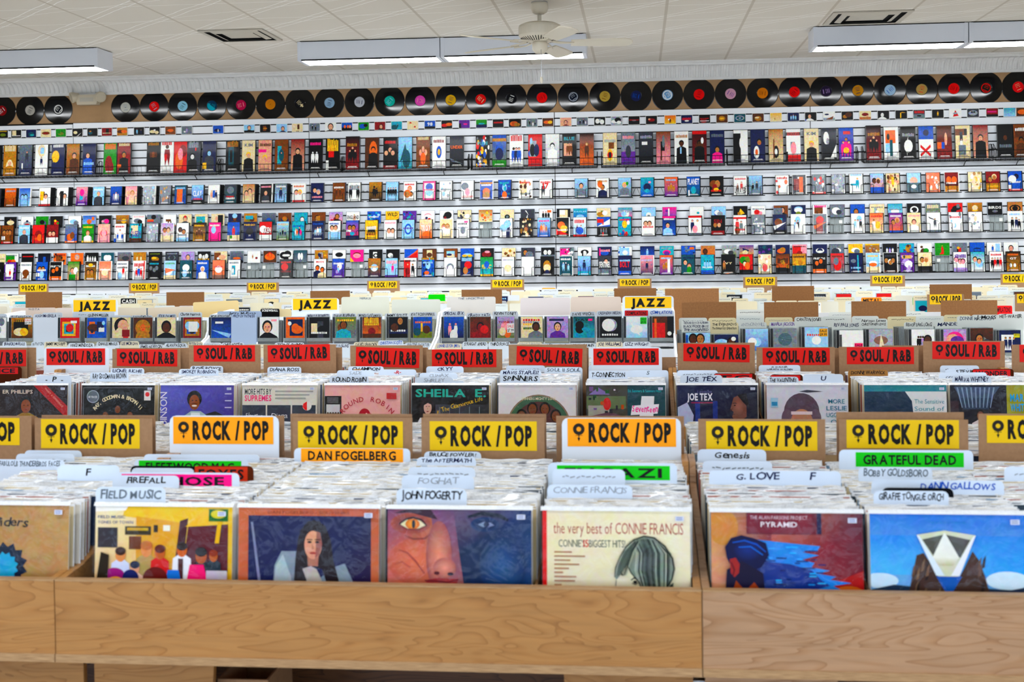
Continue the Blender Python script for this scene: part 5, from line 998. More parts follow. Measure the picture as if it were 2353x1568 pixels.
def cv_teal(a):
    a.r(0, 0, 1, 1, 'e2e4e6'); a.r(0, .92, 1, 1, '1c8c98'); a.p([(0, 0), (0, .92), (.5, .92), (.58, .8), (.6, .6), (.5, .4), (.4, 0)], '16344e'); a.p([(.1, .6), (.3, .64), (.5, .7), (.3, .68)], '0a1a30')
    for k, (t, h) in enumerate((('The Sensitive', .055), ('Sound of', .055), ('DIONNE', .075), ('WARWICK', .075))): a.t(.79, .77-.09*k, h, t, '3a9aa8', .36 if k < 2 else .34, -.002)
def cv_hall(a):
    a.r(0, 0, 1, 1, '1c1c2a'); a.r(.68, 0, 1, 1, 'a8a838'); a.p([(.05, .98), (.6, .98), (.5, .84), (.12, .84)], '4a5a74'); a.p([(.1, .84), (.5, .84), (.46, .7), (.16, .7)], '34445c')
    for k in range(9): a.p([(.08+.055*k, .97), (.1+.055*k, .97), (.15+.042*k, .72), (.14+.042*k, .72)], '8a9cb4')
    a.r(.0, .4, .1, .8, '3a2a34'); a.bust(.36, .62, .06, 'e8e0e0', '7a4a3a', '100c0c'); a.t(.86, .8, .09, 'MARVA', '38a8d8', .28, .03); a.t(.86, .68, .09, 'WHITNEY', '38a8d8', .28, .03); a.t(.85, .56, .06, "IT'S MY", '1c1c1c', .22, 0, random.Random(6))
F2 = [((-22, 163), 'dark brown cover with a red corner band', cv_band), ((181, 358), 'black cover with an arc of cream letters over three people', cv_trio), ((362, 540), 'violet cover with a person in a pale suit', cv_robin), ((552, 730), 'white cover with three grey signed panels', cv_supr), ((742, 922), 'pink cover with a red bird', cv_bird), ((942, 1128), 'black cover with large teal capitals', cv_stage),
      ((1141, 1327), 'white cover with a round group picture', cv_round), ((1340, 1537), 'half street scene half teal cover with pink script', cv_cafeteria), ((1557, 1742), 'midnight blue cover with a face in profile', cv_night), ((1762, 1950), 'pale lilac cover with a face in a round hat', cv_hat), ((1984, 2180), 'white and navy cover with a teal top band', cv_teal), ((2186, 2376), 'dark hall cover with a lime side panel', cv_hall)]
Y2 = 4.945
XS2 = []
for (pa, pb), desc, fn in F2:
    xa = atY(pa, 930, Y2)[0]; xb = atY(pb, 930, Y2)[0]; X = (xa+xb)/2; XS2.append((X, desc.split(' with')[0]))
    front_album(X, Y2-.01, .6905, fn, 'record album, '+desc+', second row', None, sticker=(.44, .955))
X9 = atY(2480, 930, Y2)[0]
# albums filed behind, and in the back to back halves of both islands: far too many edges to count
b_ = MB(); rng = random.Random(21)
def put(mb, src, x, y, z, a, yaw=0):
    c, s = math.cos(a), math.sin(a); i = len(mb.v)
    mb.v += [(x+vx, y+vy*c-vz*s, z+vy*s+vz*c) for vx, vy, vz in src.v]
    mb.f += [tuple(i+q for q in f) for f in src.f]; mb.c += src.c; mb.m += [mb.mi(src.mats[q]) for q in src.m]
AMB = [album_mesh(i, rng) for i in range(12)]
for X, _ in XS2+[(X9, '')]:
    for k in range(26): put(b_, rng.choice(AMB), X+rng.uniform(-.004, .004), Y2+.018+.0165*k, .6905+rng.uniform(0, .006), LEAN+rng.uniform(-.004, .004))
tag(b_.build('record_album_stacks', None), 'white-edged record albums filed behind the covers of the second row', 'record albums', None, 'stuff')
b_ = MB()
for X0, n_ in ((-2.4, 13),):
    for j in range(n_):
        for k in range(22): put(b_, rng.choice(AMB), X0+.338*j+rng.uniform(-.004, .004), 3.42+.026*k, .6905+rng.uniform(0, .006), -LEAN*.8)
tag(b_.build('record_album_stacks', None), 'white album edges seen between the front rock and pop signs', 'record albums', None, 'stuff')
b_ = MB()
for j in range(18):
    for k in range(14): put(b_, rng.choice(AMB), -3.6+.345*j+rng.uniform(-.004, .004), 5.6+.04*k, .6905+rng.uniform(0, .006), -LEAN*.8)
tag(b_.build('record_album_stacks', None), 'white album edges seen between the red soul signs', 'record albums', None, 'stuff')
def rear_bin(x0, x1, y0, y1, label, group):
    e = empty('record_bin', ((x0+x1)/2, y0, 0), label=label, cat='record bin', group=group); w = (x1-x0)/2
    b_ = MB(); b_.box(-w, 0, .67, w, y1-y0, .69, 'w', 'maple'); b_.build('bottom_panel', e)
    b_ = MB(); b_.box(-w, y1-y0-.02, .69, w, y1-y0, .86, 'w', 'maple'); b_.build('front_board', e)
    for s in (-1, 1): b_ = MB(); b_.box(s*w-.01, 0, 0, s*w+.01, y1-y0-.021, .67, 'w', 'dark_wood'); b_.build('side_panel', e)
rear_bin(-2.75, 2.1, 3.32, 4.06, 'maple bin backing the nearest row, hidden behind the rock pop signs', None)
rear_bin(-4.0, 2.75, 5.52, 6.22, 'maple bin backing the second row, hidden behind the red signs', None)

# soul signs
Y2S = 5.44; SR = 'SOUL / R&B'; REDL = 'cf3a20'; G3 = 'soul signs of the second row'
ss = [(-120, 58, 803, -92, 57, 805, 843, 'cardboard', 0, 'brown card with red soul label cut by the left edge'), (97, 247, 799, 103, 239, 802, 840, 'white_card', 0, 'white card with red soul label, second from the left edge'), (255, 412, 803, 265, 405, 803, 842, 'cardboard', -.01, 'brown card with red soul label behind the black arc lettered album'), (431, 596, 794, 442, 584, 795, 832, 'cardboard', .0, 'brown card with red soul label high behind the violet album'), (603, 770, 793, 613, 757, 795, 833, 'cardboard', .02, 'brown card with red soul label slightly tilted, behind the three panel album'),
      (803, 970, 795, 815, 962, 798, 842, 'cardboard', -.035, 'brown card with red soul label tilted down, behind red bird album'), (979, 1153, 804, 991, 1140, 804, 845, 'cardboard', 0, 'brown card with red soul label behind the teal capitals album'), (1168, 1348, 793, 1185, 1337, 796, 838, 'cardboard', -.045, 'brown card with red soul label tilted down, behind the round picture album'), (1358, 1521, 799, 1363, 1514, 802, 840, 'white_card', 0, 'white card with red soul label behind the pink script album'),
      (1557, 1735, 789, 1570, 1723, 791, 831, 'cardboard', -.02, 'brown card with red soul label behind the midnight blue album'), (1739, 1919, 799, 1753, 1908, 801, 840, 'cardboard', 0, 'brown card with red soul label behind the round hat album'), (1929, 2112, 798, 1947, 2102, 799, 838, 'cardboard', 0, 'brown card with red soul label behind the teal band album'), (2123, 2311, 785, 2144, 2300, 786, 826, 'cardboard', -.01, 'brown card with red soul label, highest of all, at the right'), (2327, 2505, 793, 2345, 2500, 793, 833, 'cardboard', 0, 'brown card with red soul label cut by the right edge')]
for s in ss: sign(s[0], s[1], s[2], Y2S, s[3], s[4], s[5], s[6], SR, REDL, s[9], G3, s[7], rot=s[8], zmin=.695)
for (p0, p1, top), n_ in zip(((60, 79, 800), (262, 431, 801), (605, 784, 800), (822, 982, 800), (1336, 1352, 800), (1530, 1553, 822), (1920, 1933, 801), (2108, 2124, 795)), ('left edge', 'third from left', 'slightly tilted', 'bird album', 'round picture', 'pink script', 'teal band', 'highest')):
    if p1-p0 < 60: p0 -= 80
    X0, Z = atY(p0, top, 5.468); X1 = atY(p1, top, 5.468)[0]; b_ = MB(); b_.box(-(X1-X0)/2, 0, 0, (X1-X0)/2, .003, Z-.695, 'w', 'cardboard')
    tag(b_.build('backing_card', None, ((X0+X1)/2, 5.468, .695), (LEAN*.4, 0, 0)), 'brown backing card behind the %s soul sign' % n_, 'divider', 'brown cards behind the soul signs')
G4 = 'handwritten dividers of the second row'
T2 = [(80, 160, 864, 4.99, ['-  P  -'], 'k', 'with a black letter P behind the red corner band album'), (97, 182, 841, 5.38, ['LOU RAWLS'], 'n', 'with navy capitals under the left white soul sign'), (203, 292, 857, 5.0, ['RAY GOODMAN & BROWN'], 'k', 'with bold black names behind the arc lettered album'), (250, 328, 847, 5.3, ['LIONEL RICHIE'], 'n', 'with navy capitals under the third soul sign'), (408, 499, 849, 5.15, ['SMOKEY ROBINSON'], 'n', 'with navy capitals behind the violet album'), (434, 510, 842, 5.35, ['ROSE ROYCE'], 'k', 'peeping out under the fourth soul sign'), (612, 690, 844, 5.33, ['DIANA ROSS'], 'k', 'with black capitals under the tilted fifth soul sign'),
      (755, 845, 865, 4.99, ['ROUND ROBIN'], 'k', 'with black capitals directly behind the red bird album'), (772, 858, 852, 5.18, ['SADE'], 's', 'with grey capitals in the bird album stack'), (868, 955, 850, 5.2, ['-R-'], 'r', 'with a red letter R'), (798, 880, 843, 5.36, ['CHAMPION'], 'k', 'brown edged under the sixth soul sign'), (978, 1064, 843, 5.35, ['CKYY'], 'n', 'with four navy letters'), (962, 1050, 858, 5.1, ['CLIMAX'], 's', 'with pale blue word behind the teal capitals album'), (952, 1040, 868, 5.03, ['SHIRLEY'], 's', 'with grey word second behind the teal capitals album'), (983, 1066, 876, 4.98, ['SHEILA E'], 'n', 'with navy name directly behind the teal capitals album'),
      (1162, 1252, 841, 5.36, [''], 's', 'blank under the tilted eighth soul sign'), (1148, 1243, 851, 5.17, ['MAVIS STAPLES!'], 'n', 'with navy capitals behind the round picture album'), (1148, 1240, 862, 4.99, ['SPINNERS'], 'k', 'with black capitals directly behind the round picture album'), (1250, 1338, 845, 5.32, ['SOUL II SOUL'], 'z', 'with grey writing at the right of the eighth soul sign'), (1352, 1425, 840, 5.37, ['ORIGINALS'], 'k', 'with slanted black word under the right white soul sign'), (1352, 1442, 853, 5.05, ['T-CONNECTION'], 'k', 'with black T word behind the pink script album'), (1440, 1536, 852, 5.08, ['S'], 'z', 'with a single grey S'),
      (1560, 1655, 835, 5.36, [''], 's', 'faintly marked under the tenth soul sign'), (1556, 1650, 852, 5.12, [''], 'z', 'cream layered behind the midnight blue album'), (1563, 1660, 863, 4.98, ['JOE TEX'], 'n', 'with navy letters directly behind the midnight blue album'), (1742, 1825, 833, 5.36, [''], 'k', 'with black marks over the eleventh soul sign'), (1744, 1840, 840, 5.28, ['JR WALKER:', 'NARADA WALDEN'], 'k', 'with two lines of bold capitals'), (1764, 1836, 867, 4.99, ['THE VALENTINES'], 'k', 'with small bold capitals directly behind the round hat album'), (1846, 1939, 861, 5.02, ['U'], 'n', 'with a single navy U'), (1938, 2035, 839, 5.33, ['WEATHER GIRLS'], 'k', 'with black capitals under the twelfth soul sign'), (1950, 2042, 851, 5.1, ['DIONNE WARWICK'], 'k', 'of brown card with black capitals'),
      (2162, 2252, 841, 5.34, [''], 'n', 'with blue marks under the highest soul sign'), (2220, 2308, 835, 5.38, ['W'], 'n', 'with a single navy W'), (2175, 2262, 849, 5.2, ['STEVIE'], 'k', 'with black strokes behind the hall album'), (2160, 2270, 857, 5.08, [''], 'k', 'with hidden marks second behind the hall album'), (2190, 2280, 864, 4.985, ['MARVA WHITNEY'], 'n', 'with navy capitals directly behind the hall album'), (2340, 2420, 838, 5.3, [''], 's', 'at the right edge of the second row')]
for p0, p1, top, Y, lines, ink, lab in T2:
    tab(p0, p1, top, Y, [l for l in lines if l], 'white divider '+lab if 'brown card' not in lab else 'divider '+lab, .3, 'a88058' if 'brown card' in lab else 'e0e9f5', ink, G4, scrib=not lines[0], bot=top+(20 if Y < 5.06 else 14), ztop=1.006)
for p0, p1, top, Y, tx, lab in ((-60, 46, 844, 5.41, 'VOICE', 'red lettered label card at the left edge under the soul sign'), (1640, 1737, 859, 5.18, 'TG', 'red label card behind the midnight blue album'), (1770, 1846, 862, 5.06, 'WEATHER', 'red label card half covered behind the round hat album'), (2235, 2332, 849, 5.24, 'WONDER', 'red label card at the right behind the hall album')):
    tab(p0, p1, top, Y, [], lab, .3, '4a2412', 'k', G4, lab=('c82a14', .03, .08, .003, .03, tx))

# ================================================================ compact disc island (jazz on the left, gospel on the right)
ZU = .985
def disc_bin(x0, x1, y0, tiers, label, group):
    e = empty('disc_bin', ((x0+x1)/2, y0, 0), label=label, cat='disc bin', group=group); w = (x1-x0)/2-.002
    b_ = MB()
    if tiers: b_.box(-w, .50, ZU-.02, w, .95, ZU, 'w', 'white_laminate'); b_.build('upper_shelf', e); b_ = MB(); b_.box(-w, .46, .6, w, .48, ZU-.03, 'w', 'white_laminate'); b_.build('riser', e)
    b_ = MB(); b_.box(-w, 0, .80, w, .95, .815, 'w', 'white_laminate'); b_.build('lower_shelf', e)
    for s in (-1, 1):
        pr = [(0, .05), (0, .9), (.48, 1.03), (.5, 1.05), (.62, 1.16), (.95, 1.17), (.95, .05)] if tiers else [(0, .05), (0, .88), (.95, .9), (.95, .05)]
        b_ = MB(); b_.prism(pr, 'x', s*w-(.012 if s > 0 else 0), s*w+(.012 if s < 0 else 0), 'w', 'white_laminate'); b_.build('side_panel', e)
    b_ = MB(); b_.box(-w+.013, -.015, .72, w-.013, 0, .88, 'w', 'white_laminate'); b_.build('front_lip', e)
    b_ = MB(); b_.box(-w+.013, .93, .815, w-.013, .95, 1.12 if tiers else 1.0, 'w', 'white_laminate'); b_.build('back_panel', e)
for k, t in enumerate((('far left, out of the picture', 1), ('at the left', 1), ('in the middle', 1), ('left of the gospel discs', 1), ('with the gospel discs', 0), ('at the right edge', 0))):
    x = -3.91-1.373+1.373*k; disc_bin(x, x+1.373, 6.6, t[1], 'white tiered disc bin '+t[0], 'white disc bins of the third row')
def jewel(px0, px1, top, Y, spec, label, group=None, H=.146, big=True, sticker=None, lean=-4, name='disc_case'):
    """keeper case: booklet, dark spine strip, clear body"""
    X0, Z = atY(px0, top, Y); X1 = atY(px1, top, Y)[0]; w = X1-X0; X = (X0+X1)/2
    e = empty(name, (X, Y, Z-H), (math.radians(lean), 0, 0), label, 'CD case', group)
    b_ = MB(); b_.box(-w/2, 0, 0, w/2, .011, H, 's', 'clear_plastic'); b_.box(-w/2, .011, 0, w/2, .012, H, 'z', 'clear_plastic')
    for k in range(3): b_.box(-w/2+w*(.05+.33*k), -.0015, .004, -w/2+w*(.27+.33*k), 0, .019, 's', 'clear_plastic')
    CC_ = b_.build('clear_case', e)
    b_ = MB(); bw = w*.86; zt = H-.004; h_ = min(.121, H-.008)
    film, desc = draw(Art(b_, bw, h_, -.0002, x0=-w/2+w*.12, z0=zt-h_, mat='photo_print', n=16), spec, random.Random(int(px0)))
    if film: k_ = b_.mi('photo_wrap'); b_.m = [k_]*len(b_.m)
    b_.build('booklet', e)
    b_ = MB(); b_.box(-w/2+.002, -.0004, zt-h_, -w/2+w*.1, 0, zt, 'k', 'glossy_case'); b_.build('spine_strip', e)
    if sticker:
        c, u, v, sw, sh, tx = sticker; b_ = MB(); x = -w/2+u*w; z = v*H; b_.poly([(x, -.0045, z), (x+sw*w, -.0045, z), (x+sw*w, -.0045, z+sh*H), (x, -.0045, z+sh*H)], c, 'print')
        for j, t in enumerate(tx): b_.text(t, x+sw*w/2, z+sh*H*(.56-.46*j), -.005, sh*H*.32, 'r' if c == 'w' and j == 0 else 'k', sw*w*.85, .02)
        b_.build('sale_sticker', CC_)
    return e
J = [(-28, 13, 'wE7822zE5422s', 'white', 'at the left edge', None), (18, 74, 'uGaR1389kE4332eE6322yT81a', 'brown and gold', 'with white sale tag', ('w', .68, .7, .27, .24, ('SALE', '$7.99'))), (131, 182, 'rR1188yR2277cR3366kE5522r', 'nested colour squares', 'in the first jazz bin', ('w', .6, .75, .28, .1, ())), (193, 244, 'bGbR1248oE3532uR5388nD1nl~R6594wR6493w', 'blue', 'with an orange panel', None), (251, 299, 'wR00AAeE5644kE6633fE4322eZ309052eR6093r', 'cream', 'with a reclining dark-haired person and red tag', ('d', .6, .2, .36, .28, ())), (299, 350, 'uE5544aB552aoa', 'brown', 'with golden hair portrait', None), (354, 403, 'eR59895kB553kuk'.replace('R59895k', 'R5989k'), 'cream', 'with a bearded person in black', None), (414, 462, 'dR1199aR2278bE5422kE3622lE7622lR3388w', 'crimson and gold framed', 'with a blue middle', None), (478, 531, 'bGnR2848wR2868wR2545wR3656rZ04A290lR2867w'.replace('R2848w', 'R2878w').replace('R2545w', 'R2555w'), 'deep blue', 'with white stripes', None),
     (590, 640, 'wB453kfkR6899i', 'white', 'with a person in a black sweater', None), (650, 700, 'oR1199nE6432oE5522oR1128oE2711w', 'orange bordered night blue', 'with a lion-like rock', None), (703, 757, 'kR1257eR4078hE7432kT21w', 'black', 'with a cream tag at upper left', None), (763, 818, 'zGxE3522jB462cjkT81y', 'olive grey', 'with a person in a teal shirt', None), (826, 876, 'oGuT73yE5322dR00A2uT61y', 'burnt orange', 'with yellow slanted title', None), (887, 937, 'kB682ktkR02A4nT31wE3522u', 'black', 'with a seated person in a navy suit', None), (943, 993, 'nGbT71oR00A3xR4347yE7422uE2322q'.replace('R4347y', 'R4357y'), 'night blue', 'with yellow city lights', None), (1013, 1066, 'nGbP317iffP617wffR1948rE5123w'.replace('R1948r', 'R1949r'), 'navy', 'with two people in suits', None), (1073, 1128, 'dGuB552ddkR1828yE7422rR6888o', 'dark red', 'with a shadowy face', None),
     (1137, 1182, 'xGvE5533iE6222oE3322eX71dTONEY~', 'mauve and sand', 'with white sale tag', ('w', .62, .35, .36, .36, ('SALE', '$7.99'))), (1190, 1247, 'eT81rT71sT61yR1455zT41xB752zuk', 'cream', 'with rows of lettering and one portrait', None), (1250, 1306, 'vB552pfkR1889n', 'lilac', 'with a smiling portrait', None), (1310, 1367, 'cGqE3422kE3622kR1938wX81kDAVE~E6421cR7899m'.replace('R1938w', 'R1949w'), 'teal', 'with a crouching dark figure', None), (1371, 1429, 'kE5633sZ396959wE4633wT11w', 'black and white', 'with a pale veiled figure', None), (1432, 1488, 'lSGwZ195271wE5432w'.replace('lSGw', 'lSGw'), 'pale blue wrapped', 'with green sale tag', ('17c832', .7, .68, .26, .26, ('SALE', '$9.99'))), (1492, 1549, 'uR0067rR1021oR3039kR5059oR6069uR70AAkE8211wT00w'.replace('R1021o', 'R1029o').replace('T00w', ''), 'striped red brown', 'with a black side panel', None)]
def jz(px): return 728.5-.0022*(px-480)
for x0, x1, sp, cdesc, where, st in J: jewel(x0, x1, jz(x0), 7.09, sp, '%s disc case %s, jazz row' % (cdesc, where), 'disc cases facing out in the jazz bins', sticker=st)
# spare cases filed behind in the jazz tier
NB = []
for i, (x0, x1, sp, cdesc, where, st) in enumerate(J):
    X0, Z = atY(x0, jz(x0), 7.09); X1 = atY(x1, jz(x0), 7.09)[0]
    b_ = MB(); b_.box(-.07, 0, 0, .07, .011, .142, RNG.choice('szhk'), 'clear_plastic'); b_.box(-.068, .001, .004, .068, .010, .138, RNG.choice('kehnj'), 'matte')
    me = b_.mesh('disc_case')
    for k in range(3):
        o = bpy.data.objects.new('disc_case', me); C.objects.link(o); o.location = ((X0+X1)/2+.003*(1 if X0 < -.5 else -1)*(k+1)*.6+RNG.uniform(-.002, .002), 7.106+.016*k, ZU+.001); o.rotation_euler = (math.radians(-4), 0, 0)
        tag(o, 'disc case filed behind the %s jazz disc %s' % (cdesc, where), 'CD case', 'disc cases behind the %s one %s' % (cdesc, where))
# white keeper cards between the discs
G5 = 'handwritten dividers of the jazz row'
TJ = [(-20, 14, 722, ['...'], 'z', 'at the left edge of the jazz row'), (20, 72, 725, ['ELLIS MARSALIS'], 'n', 'above the brown and gold disc'), (75, 131, 722, ['HUGH MASEKELA'], 'n', 'white card itself facing out, left of the nested squares disc'), (95, 142, 719, [''], 's', 'grey tab behind the blank facing card'), (196, 252, 720, ['GLENN MILLER'], 'k', 'above the blue disc with an orange panel'), (165, 262, 717, [''], 'z', 'half hidden right under the left jazz sign'), (254, 300, 725, [''], 'k', 'above the reclining person disc'), (300, 349, 725, ['ALPHONSE MOUZON'], 'k', 'above the golden hair disc'), (360, 404, 722, ['EDDIE PALMIERI'], 'n', 'above the bearded person disc'), (409, 463, 718, ['Charlie Peacock'], 'k', 'grey tab above the crimson framed disc'), (480, 529, 723, ['MICHEL PETRUCCIANI'], 'k', 'blue white tab above the deep blue disc'), (530, 588, 722, ['PROTOSYNTHESIS'], 'n', 'pale blue card facing out beside the deep blue disc'),
      (498, 600, 716, ['    Jerry Mulligan'], 'k', 'wide tab behind the pale blue facing card'), (702, 758, 722, ['MARCUS ROBERTS'], 'n', 'above the black disc with a cream tag'), (762, 818, 721, ['DAVE RUFFNER'], 'k', 'above the olive grey disc'), (820, 878, 721, ['MONGO SANTAMARIA'], 'k', 'above the burnt orange disc'), (883, 938, 721, ['JIMMY SCOTT'], 'k', 'above the navy suit disc'), (939, 1003, 718, ['KURT ROSENWINKEL'], 'k', 'grey tab above the city lights disc'), (1016, 1067, 716, ['SPECIAL EFX'], 'n', 'above the two people disc'), (1071, 1129, 720, ['GRADY TATE'], 'n', 'above the dark red disc'), (1131, 1190, 716, ['KEVIN TONEY'], 'k', 'above the mauve disc'), (1310, 1369, 717, ['DAVE WECKL'], 'k', 'grey tab above the teal disc'), (1370, 1430, 715, ['CASSANDRA WILSON'], 'n', 'above the black and white disc'), (1434, 1490, 713, [], 'k', 'with red label above the pale blue wrapped disc'), (1490, 1549, 714, ['COMPILATIONS'], 'b', 'above the striped red brown disc')]
for p0, p1, top, lines, ink, lab in TJ:
    face = 'facing out' in lab
    tab(p0, p1, top, 7.085 if face else 7.155+RNG.uniform(0, .008), [l for l in lines if l and l != '...'], 'divider card '+lab, .185, 'dfe5ec' if not 'pale blue' in lab else 'c2d0e4', ink, G5, cap=.017, scrib=lines in ([''], ['...']), lab=('d82c14', .03, .02, .003, .03, 'COMPILATIONS') if 'red label' in lab else None)
TL = [(4, 59, 786, ['BRANFORD MARSALIS'], 'n'), (70, 100, 786, ['WYNTON'], 'z'), (100, 152, 786, ['JIMMY MCGRIFF'], 'k'), (155, 215, 789, ['VINCE MENDOZA'], 'k'), (220, 272, 786, ['CHARLES MINGUS'], 'k'), (275, 318, 785, ['LEE MORGAN'], 'n'), (316, 374, 792, ['JAMES NEWTON'], 'k'), (376, 428, 789, ['ALAN PASQUA'], 'k'), (430, 465, 786, ['PETERSON'], 'z'), (466, 508, 788, ['LUCKY PETERSON'], 's'), (508, 560, 788, ['CHRIS POTTER'], 'k'), (566, 625, 792, [''], 'n'), (630, 698, 788, ['TONY REMY'], 'k'), (752, 803, 790, ['SONNY ROLLINS'], 'n'), (812, 868, 787, ['DAVID SANBORN'], 'k'), (868, 926, 783, ['CHRISTIAN SCOTT'], 'b'), (930, 990, 788, ['WAYNE SHORTER'], 'z'), (1000, 1060, 790, ['LONNIE LISTON SMITH'], 'b'), (1062, 1120, 786, ['STRAIGHT AHEAD'], 'k'), (1122, 1172, 786, ['THIRD FORCE'], 'k'), (1188, 1245, 787, ['STANLEY TURRENTINE'], 's'), (1247, 1306, 790, ['FATS WALLER'], 'z'), (1308, 1368, 789, ['ROB WASSERMAN'], 'k'), (1370, 1430, 786, ['JOE WILLIAMS'], 'n'), (1432, 1495, 786, ['LIZZ WRIGHT'], 'n')]
for i, (p0, p1, top, lines, ink) in enumerate(TL):
    tab(p0, p1, top, 6.93, [l for l in lines if l], 'lower tier divider card, %s lettering, %s' % (INK[ink], ('below the %s jazz disc' % min(J, key=lambda q: abs(q[0]+q[1]-p0-p1))[3])), .17, 'e6e0cc' if i % 3 == 2 else 'dfe7ee', ink, 'dividers of the lower jazz tier', cap=.018, scrib=lines == [''])
# jazz signs and the plain card backs that rise behind them
G6 = 'jazz signs'
for a in ((165, 269, 689, 167, 265, 690, 717, 'white card with yellow jazz label, left'), (669, 778, 686, 672, 774, 687, 713, 'white card with yellow jazz label, middle'), (1430, 1548, 681, 1436, 1543, 683, 709, 'white card with yellow jazz label, right')):
    sign(a[0], a[1], a[2], 7.47, a[3], a[4], a[5], a[6], 'JAZZ', 'f6cc3c', a[7], G6, 'white_card', symbol=False, zmin=.99)
G7 = 'plain card backs of the rear disc bins'
for p0, p1, top, c, tx, lab in ((-40, 14, 705, 'dcd6c6', None, 'plain cream card back at the left edge'), (25, 126, 708, 'ddd0c6', 'N.O.T.A', 'pinkish card back with four spaced letters'), (127, 166, 708, 'e0d6ce', None, 'narrow pinkish card back left of the left jazz sign'), (269, 334, 708, 'ddd4c4', None, 'cream card back right of the left jazz sign'), (343, 447, 706, 'e0d4c2', None, 'long cream card back between the left jazz sign and the tilted one'), (447, 552, 693, 'e8d4aa', None, 'tilted buff card back, largest plain one'), (600, 668, 711, 'e4d6b4', None, 'buff card back with a black strip label'), (783, 893, 683, 'd9d9cc', 'HERBUS', 'grey card back right of the middle jazz sign'), (899, 1011, 689, 'd5d6cc', None, 'grey card back with no writing, fourth from the right jazz sign'), (1026, 1138, 683, 'd8d4ce', 'THE  VINDICTIVES', 'grey card back with pencilled capitals'), (1195, 1310, 685, 'ddd6d4', None, 'pinkish white card back over a red line'), (1311, 1427, 683, 'dccfc4', None, 'beige card back beside the right jazz sign')):
    o = tab(p0, p1, top, 7.62, [tx] if tx else [], lab, .3, c, 'z', G7, cap=.012)
    if 'tilted' in lab: o.rotation_euler = (0, math.radians(-2.2), 0)
tab(598, 642, 710, 7.6, [], 'black strip label with white capitals on the buff card', .06, '0c0c0e', 'w', G7, lab=('k', .02, .02, .001, .02, 'SCREWBALL', 'w'))
def rear_disc(x0, x1, y0, y1, label, lip=.96):
    e = empty('disc_bin', ((x0+x1)/2, y0, 0), label=label, cat='disc bin', group='white disc bins behind the third row'); w = (x1-x0)/2; d = y1-y0
    b_ = MB(); b_.box(-w, 0, .80, w, d, .82, 'w', 'white_laminate'); b_.build('shelf', e)
    b_ = MB(); b_.box(-w, d-.02, .82, w, d, lip, 'w', 'white_laminate'); b_.build('lip', e)
    for s in (-1, 1): b_ = MB(); b_.box(s*w-.008, 0, 0, s*w+.008, d-.021, .8, 'w', 'white_laminate'); b_.build('side_panel', e)
for k in range(6): rear_disc(-5.3+1.373*k, -5.3+1.373*k+1.36, 7.56, 8.25, 'white disc bin backing the third row, %s' % ('far left', 'left', 'left of centre', 'centre', 'right of centre', 'far right')[k])

# gospel bin
GO = [(1568, 1633, 764, 'lB372wukB672wtkR0019bR00A1w', 'white and blue', 'with two portraits', None), (1634, 1698, 768, 'nE3432vE3632lB762nukE8811w', 'navy blue', 'with one large face and a white disc', None), (1706, 1766, 755, 'bSGlE5422lE3422w', 'sky blue wrapped', '', None), (1770, 1832, 754, 'zSE5533q', 'slate grey wrapped', '', None), (1842, 1904, 751, 'lSE5422wT61r', 'pale blue wrapped', 'with yellow sale tag', ('e8b018', .66, .62, .3, .3, ('SALE', '$9.99'))), (1922, 1985, 758, 'wSR0018k', 'white wrapped', 'with hot pink sale tag', ('f01c70', .66, .2, .3, .28, ('SALE', '$4.99'))), (1990, 2053, 756, 'sSE5532jZ407058e', 'silver wrapped', 'with a brown middle', None), (2088, 2149, 756, 'wP317kukP417kukP517vukB752kuk', 'white', 'with four standing people', None), (2162, 2222, 756, 'iGvE5544mE4533fE6532p', 'pink', 'with magenta hair', None), (2223, 2284, 753, 'kGuE5521zB452wtkE7322h', 'black', 'with a person in a white shirt', None), (2290, 2347, 758, 'nR1178wP317ntkP517ntkP717ntk', 'navy framed white', 'with three people in navy', ('d8d018', .7, .7, .24, .14, ('NEW',)))]
for x0, x1, top, sp, c, d, st in GO: jewel(x0, x1, top, 7.02, sp, ' '.join(('%s disc case %s, gospel row' % (c, d)).split()).replace(' ,', ','), 'disc cases facing out in the gospel bin', sticker=st)
for i, (x0, x1, top, sp, c, d, st) in enumerate(GO):
    X0, Z = atY(x0, top, 7.02); X1 = atY(x1, top, 7.02)[0]
    for kk, cc in enumerate('hsk'):
        b_ = MB(); b_.box(-.07, 0, 0, .07, .011, .142, cc, 'clear_plastic'); b_.box(-.068, .001, .004, .068, .010, .138, cc, 'matte'); me = b_.mesh('disc_case')
        for k in range(3):
            n_ = kk*3+k; o = bpy.data.objects.new('disc_case', me); C.objects.link(o); o.location = ((X0+X1)/2-.004*n_, 7.04+.028*n_, Z-.146); o.rotation_euler = (math.radians(-4), 0, 0)
            tag(o, 'disc case filed behind the %s gospel disc' % c, 'CD case', 'disc cases behind the %s one' % c)
G8 = 'handwritten dividers of the gospel row'
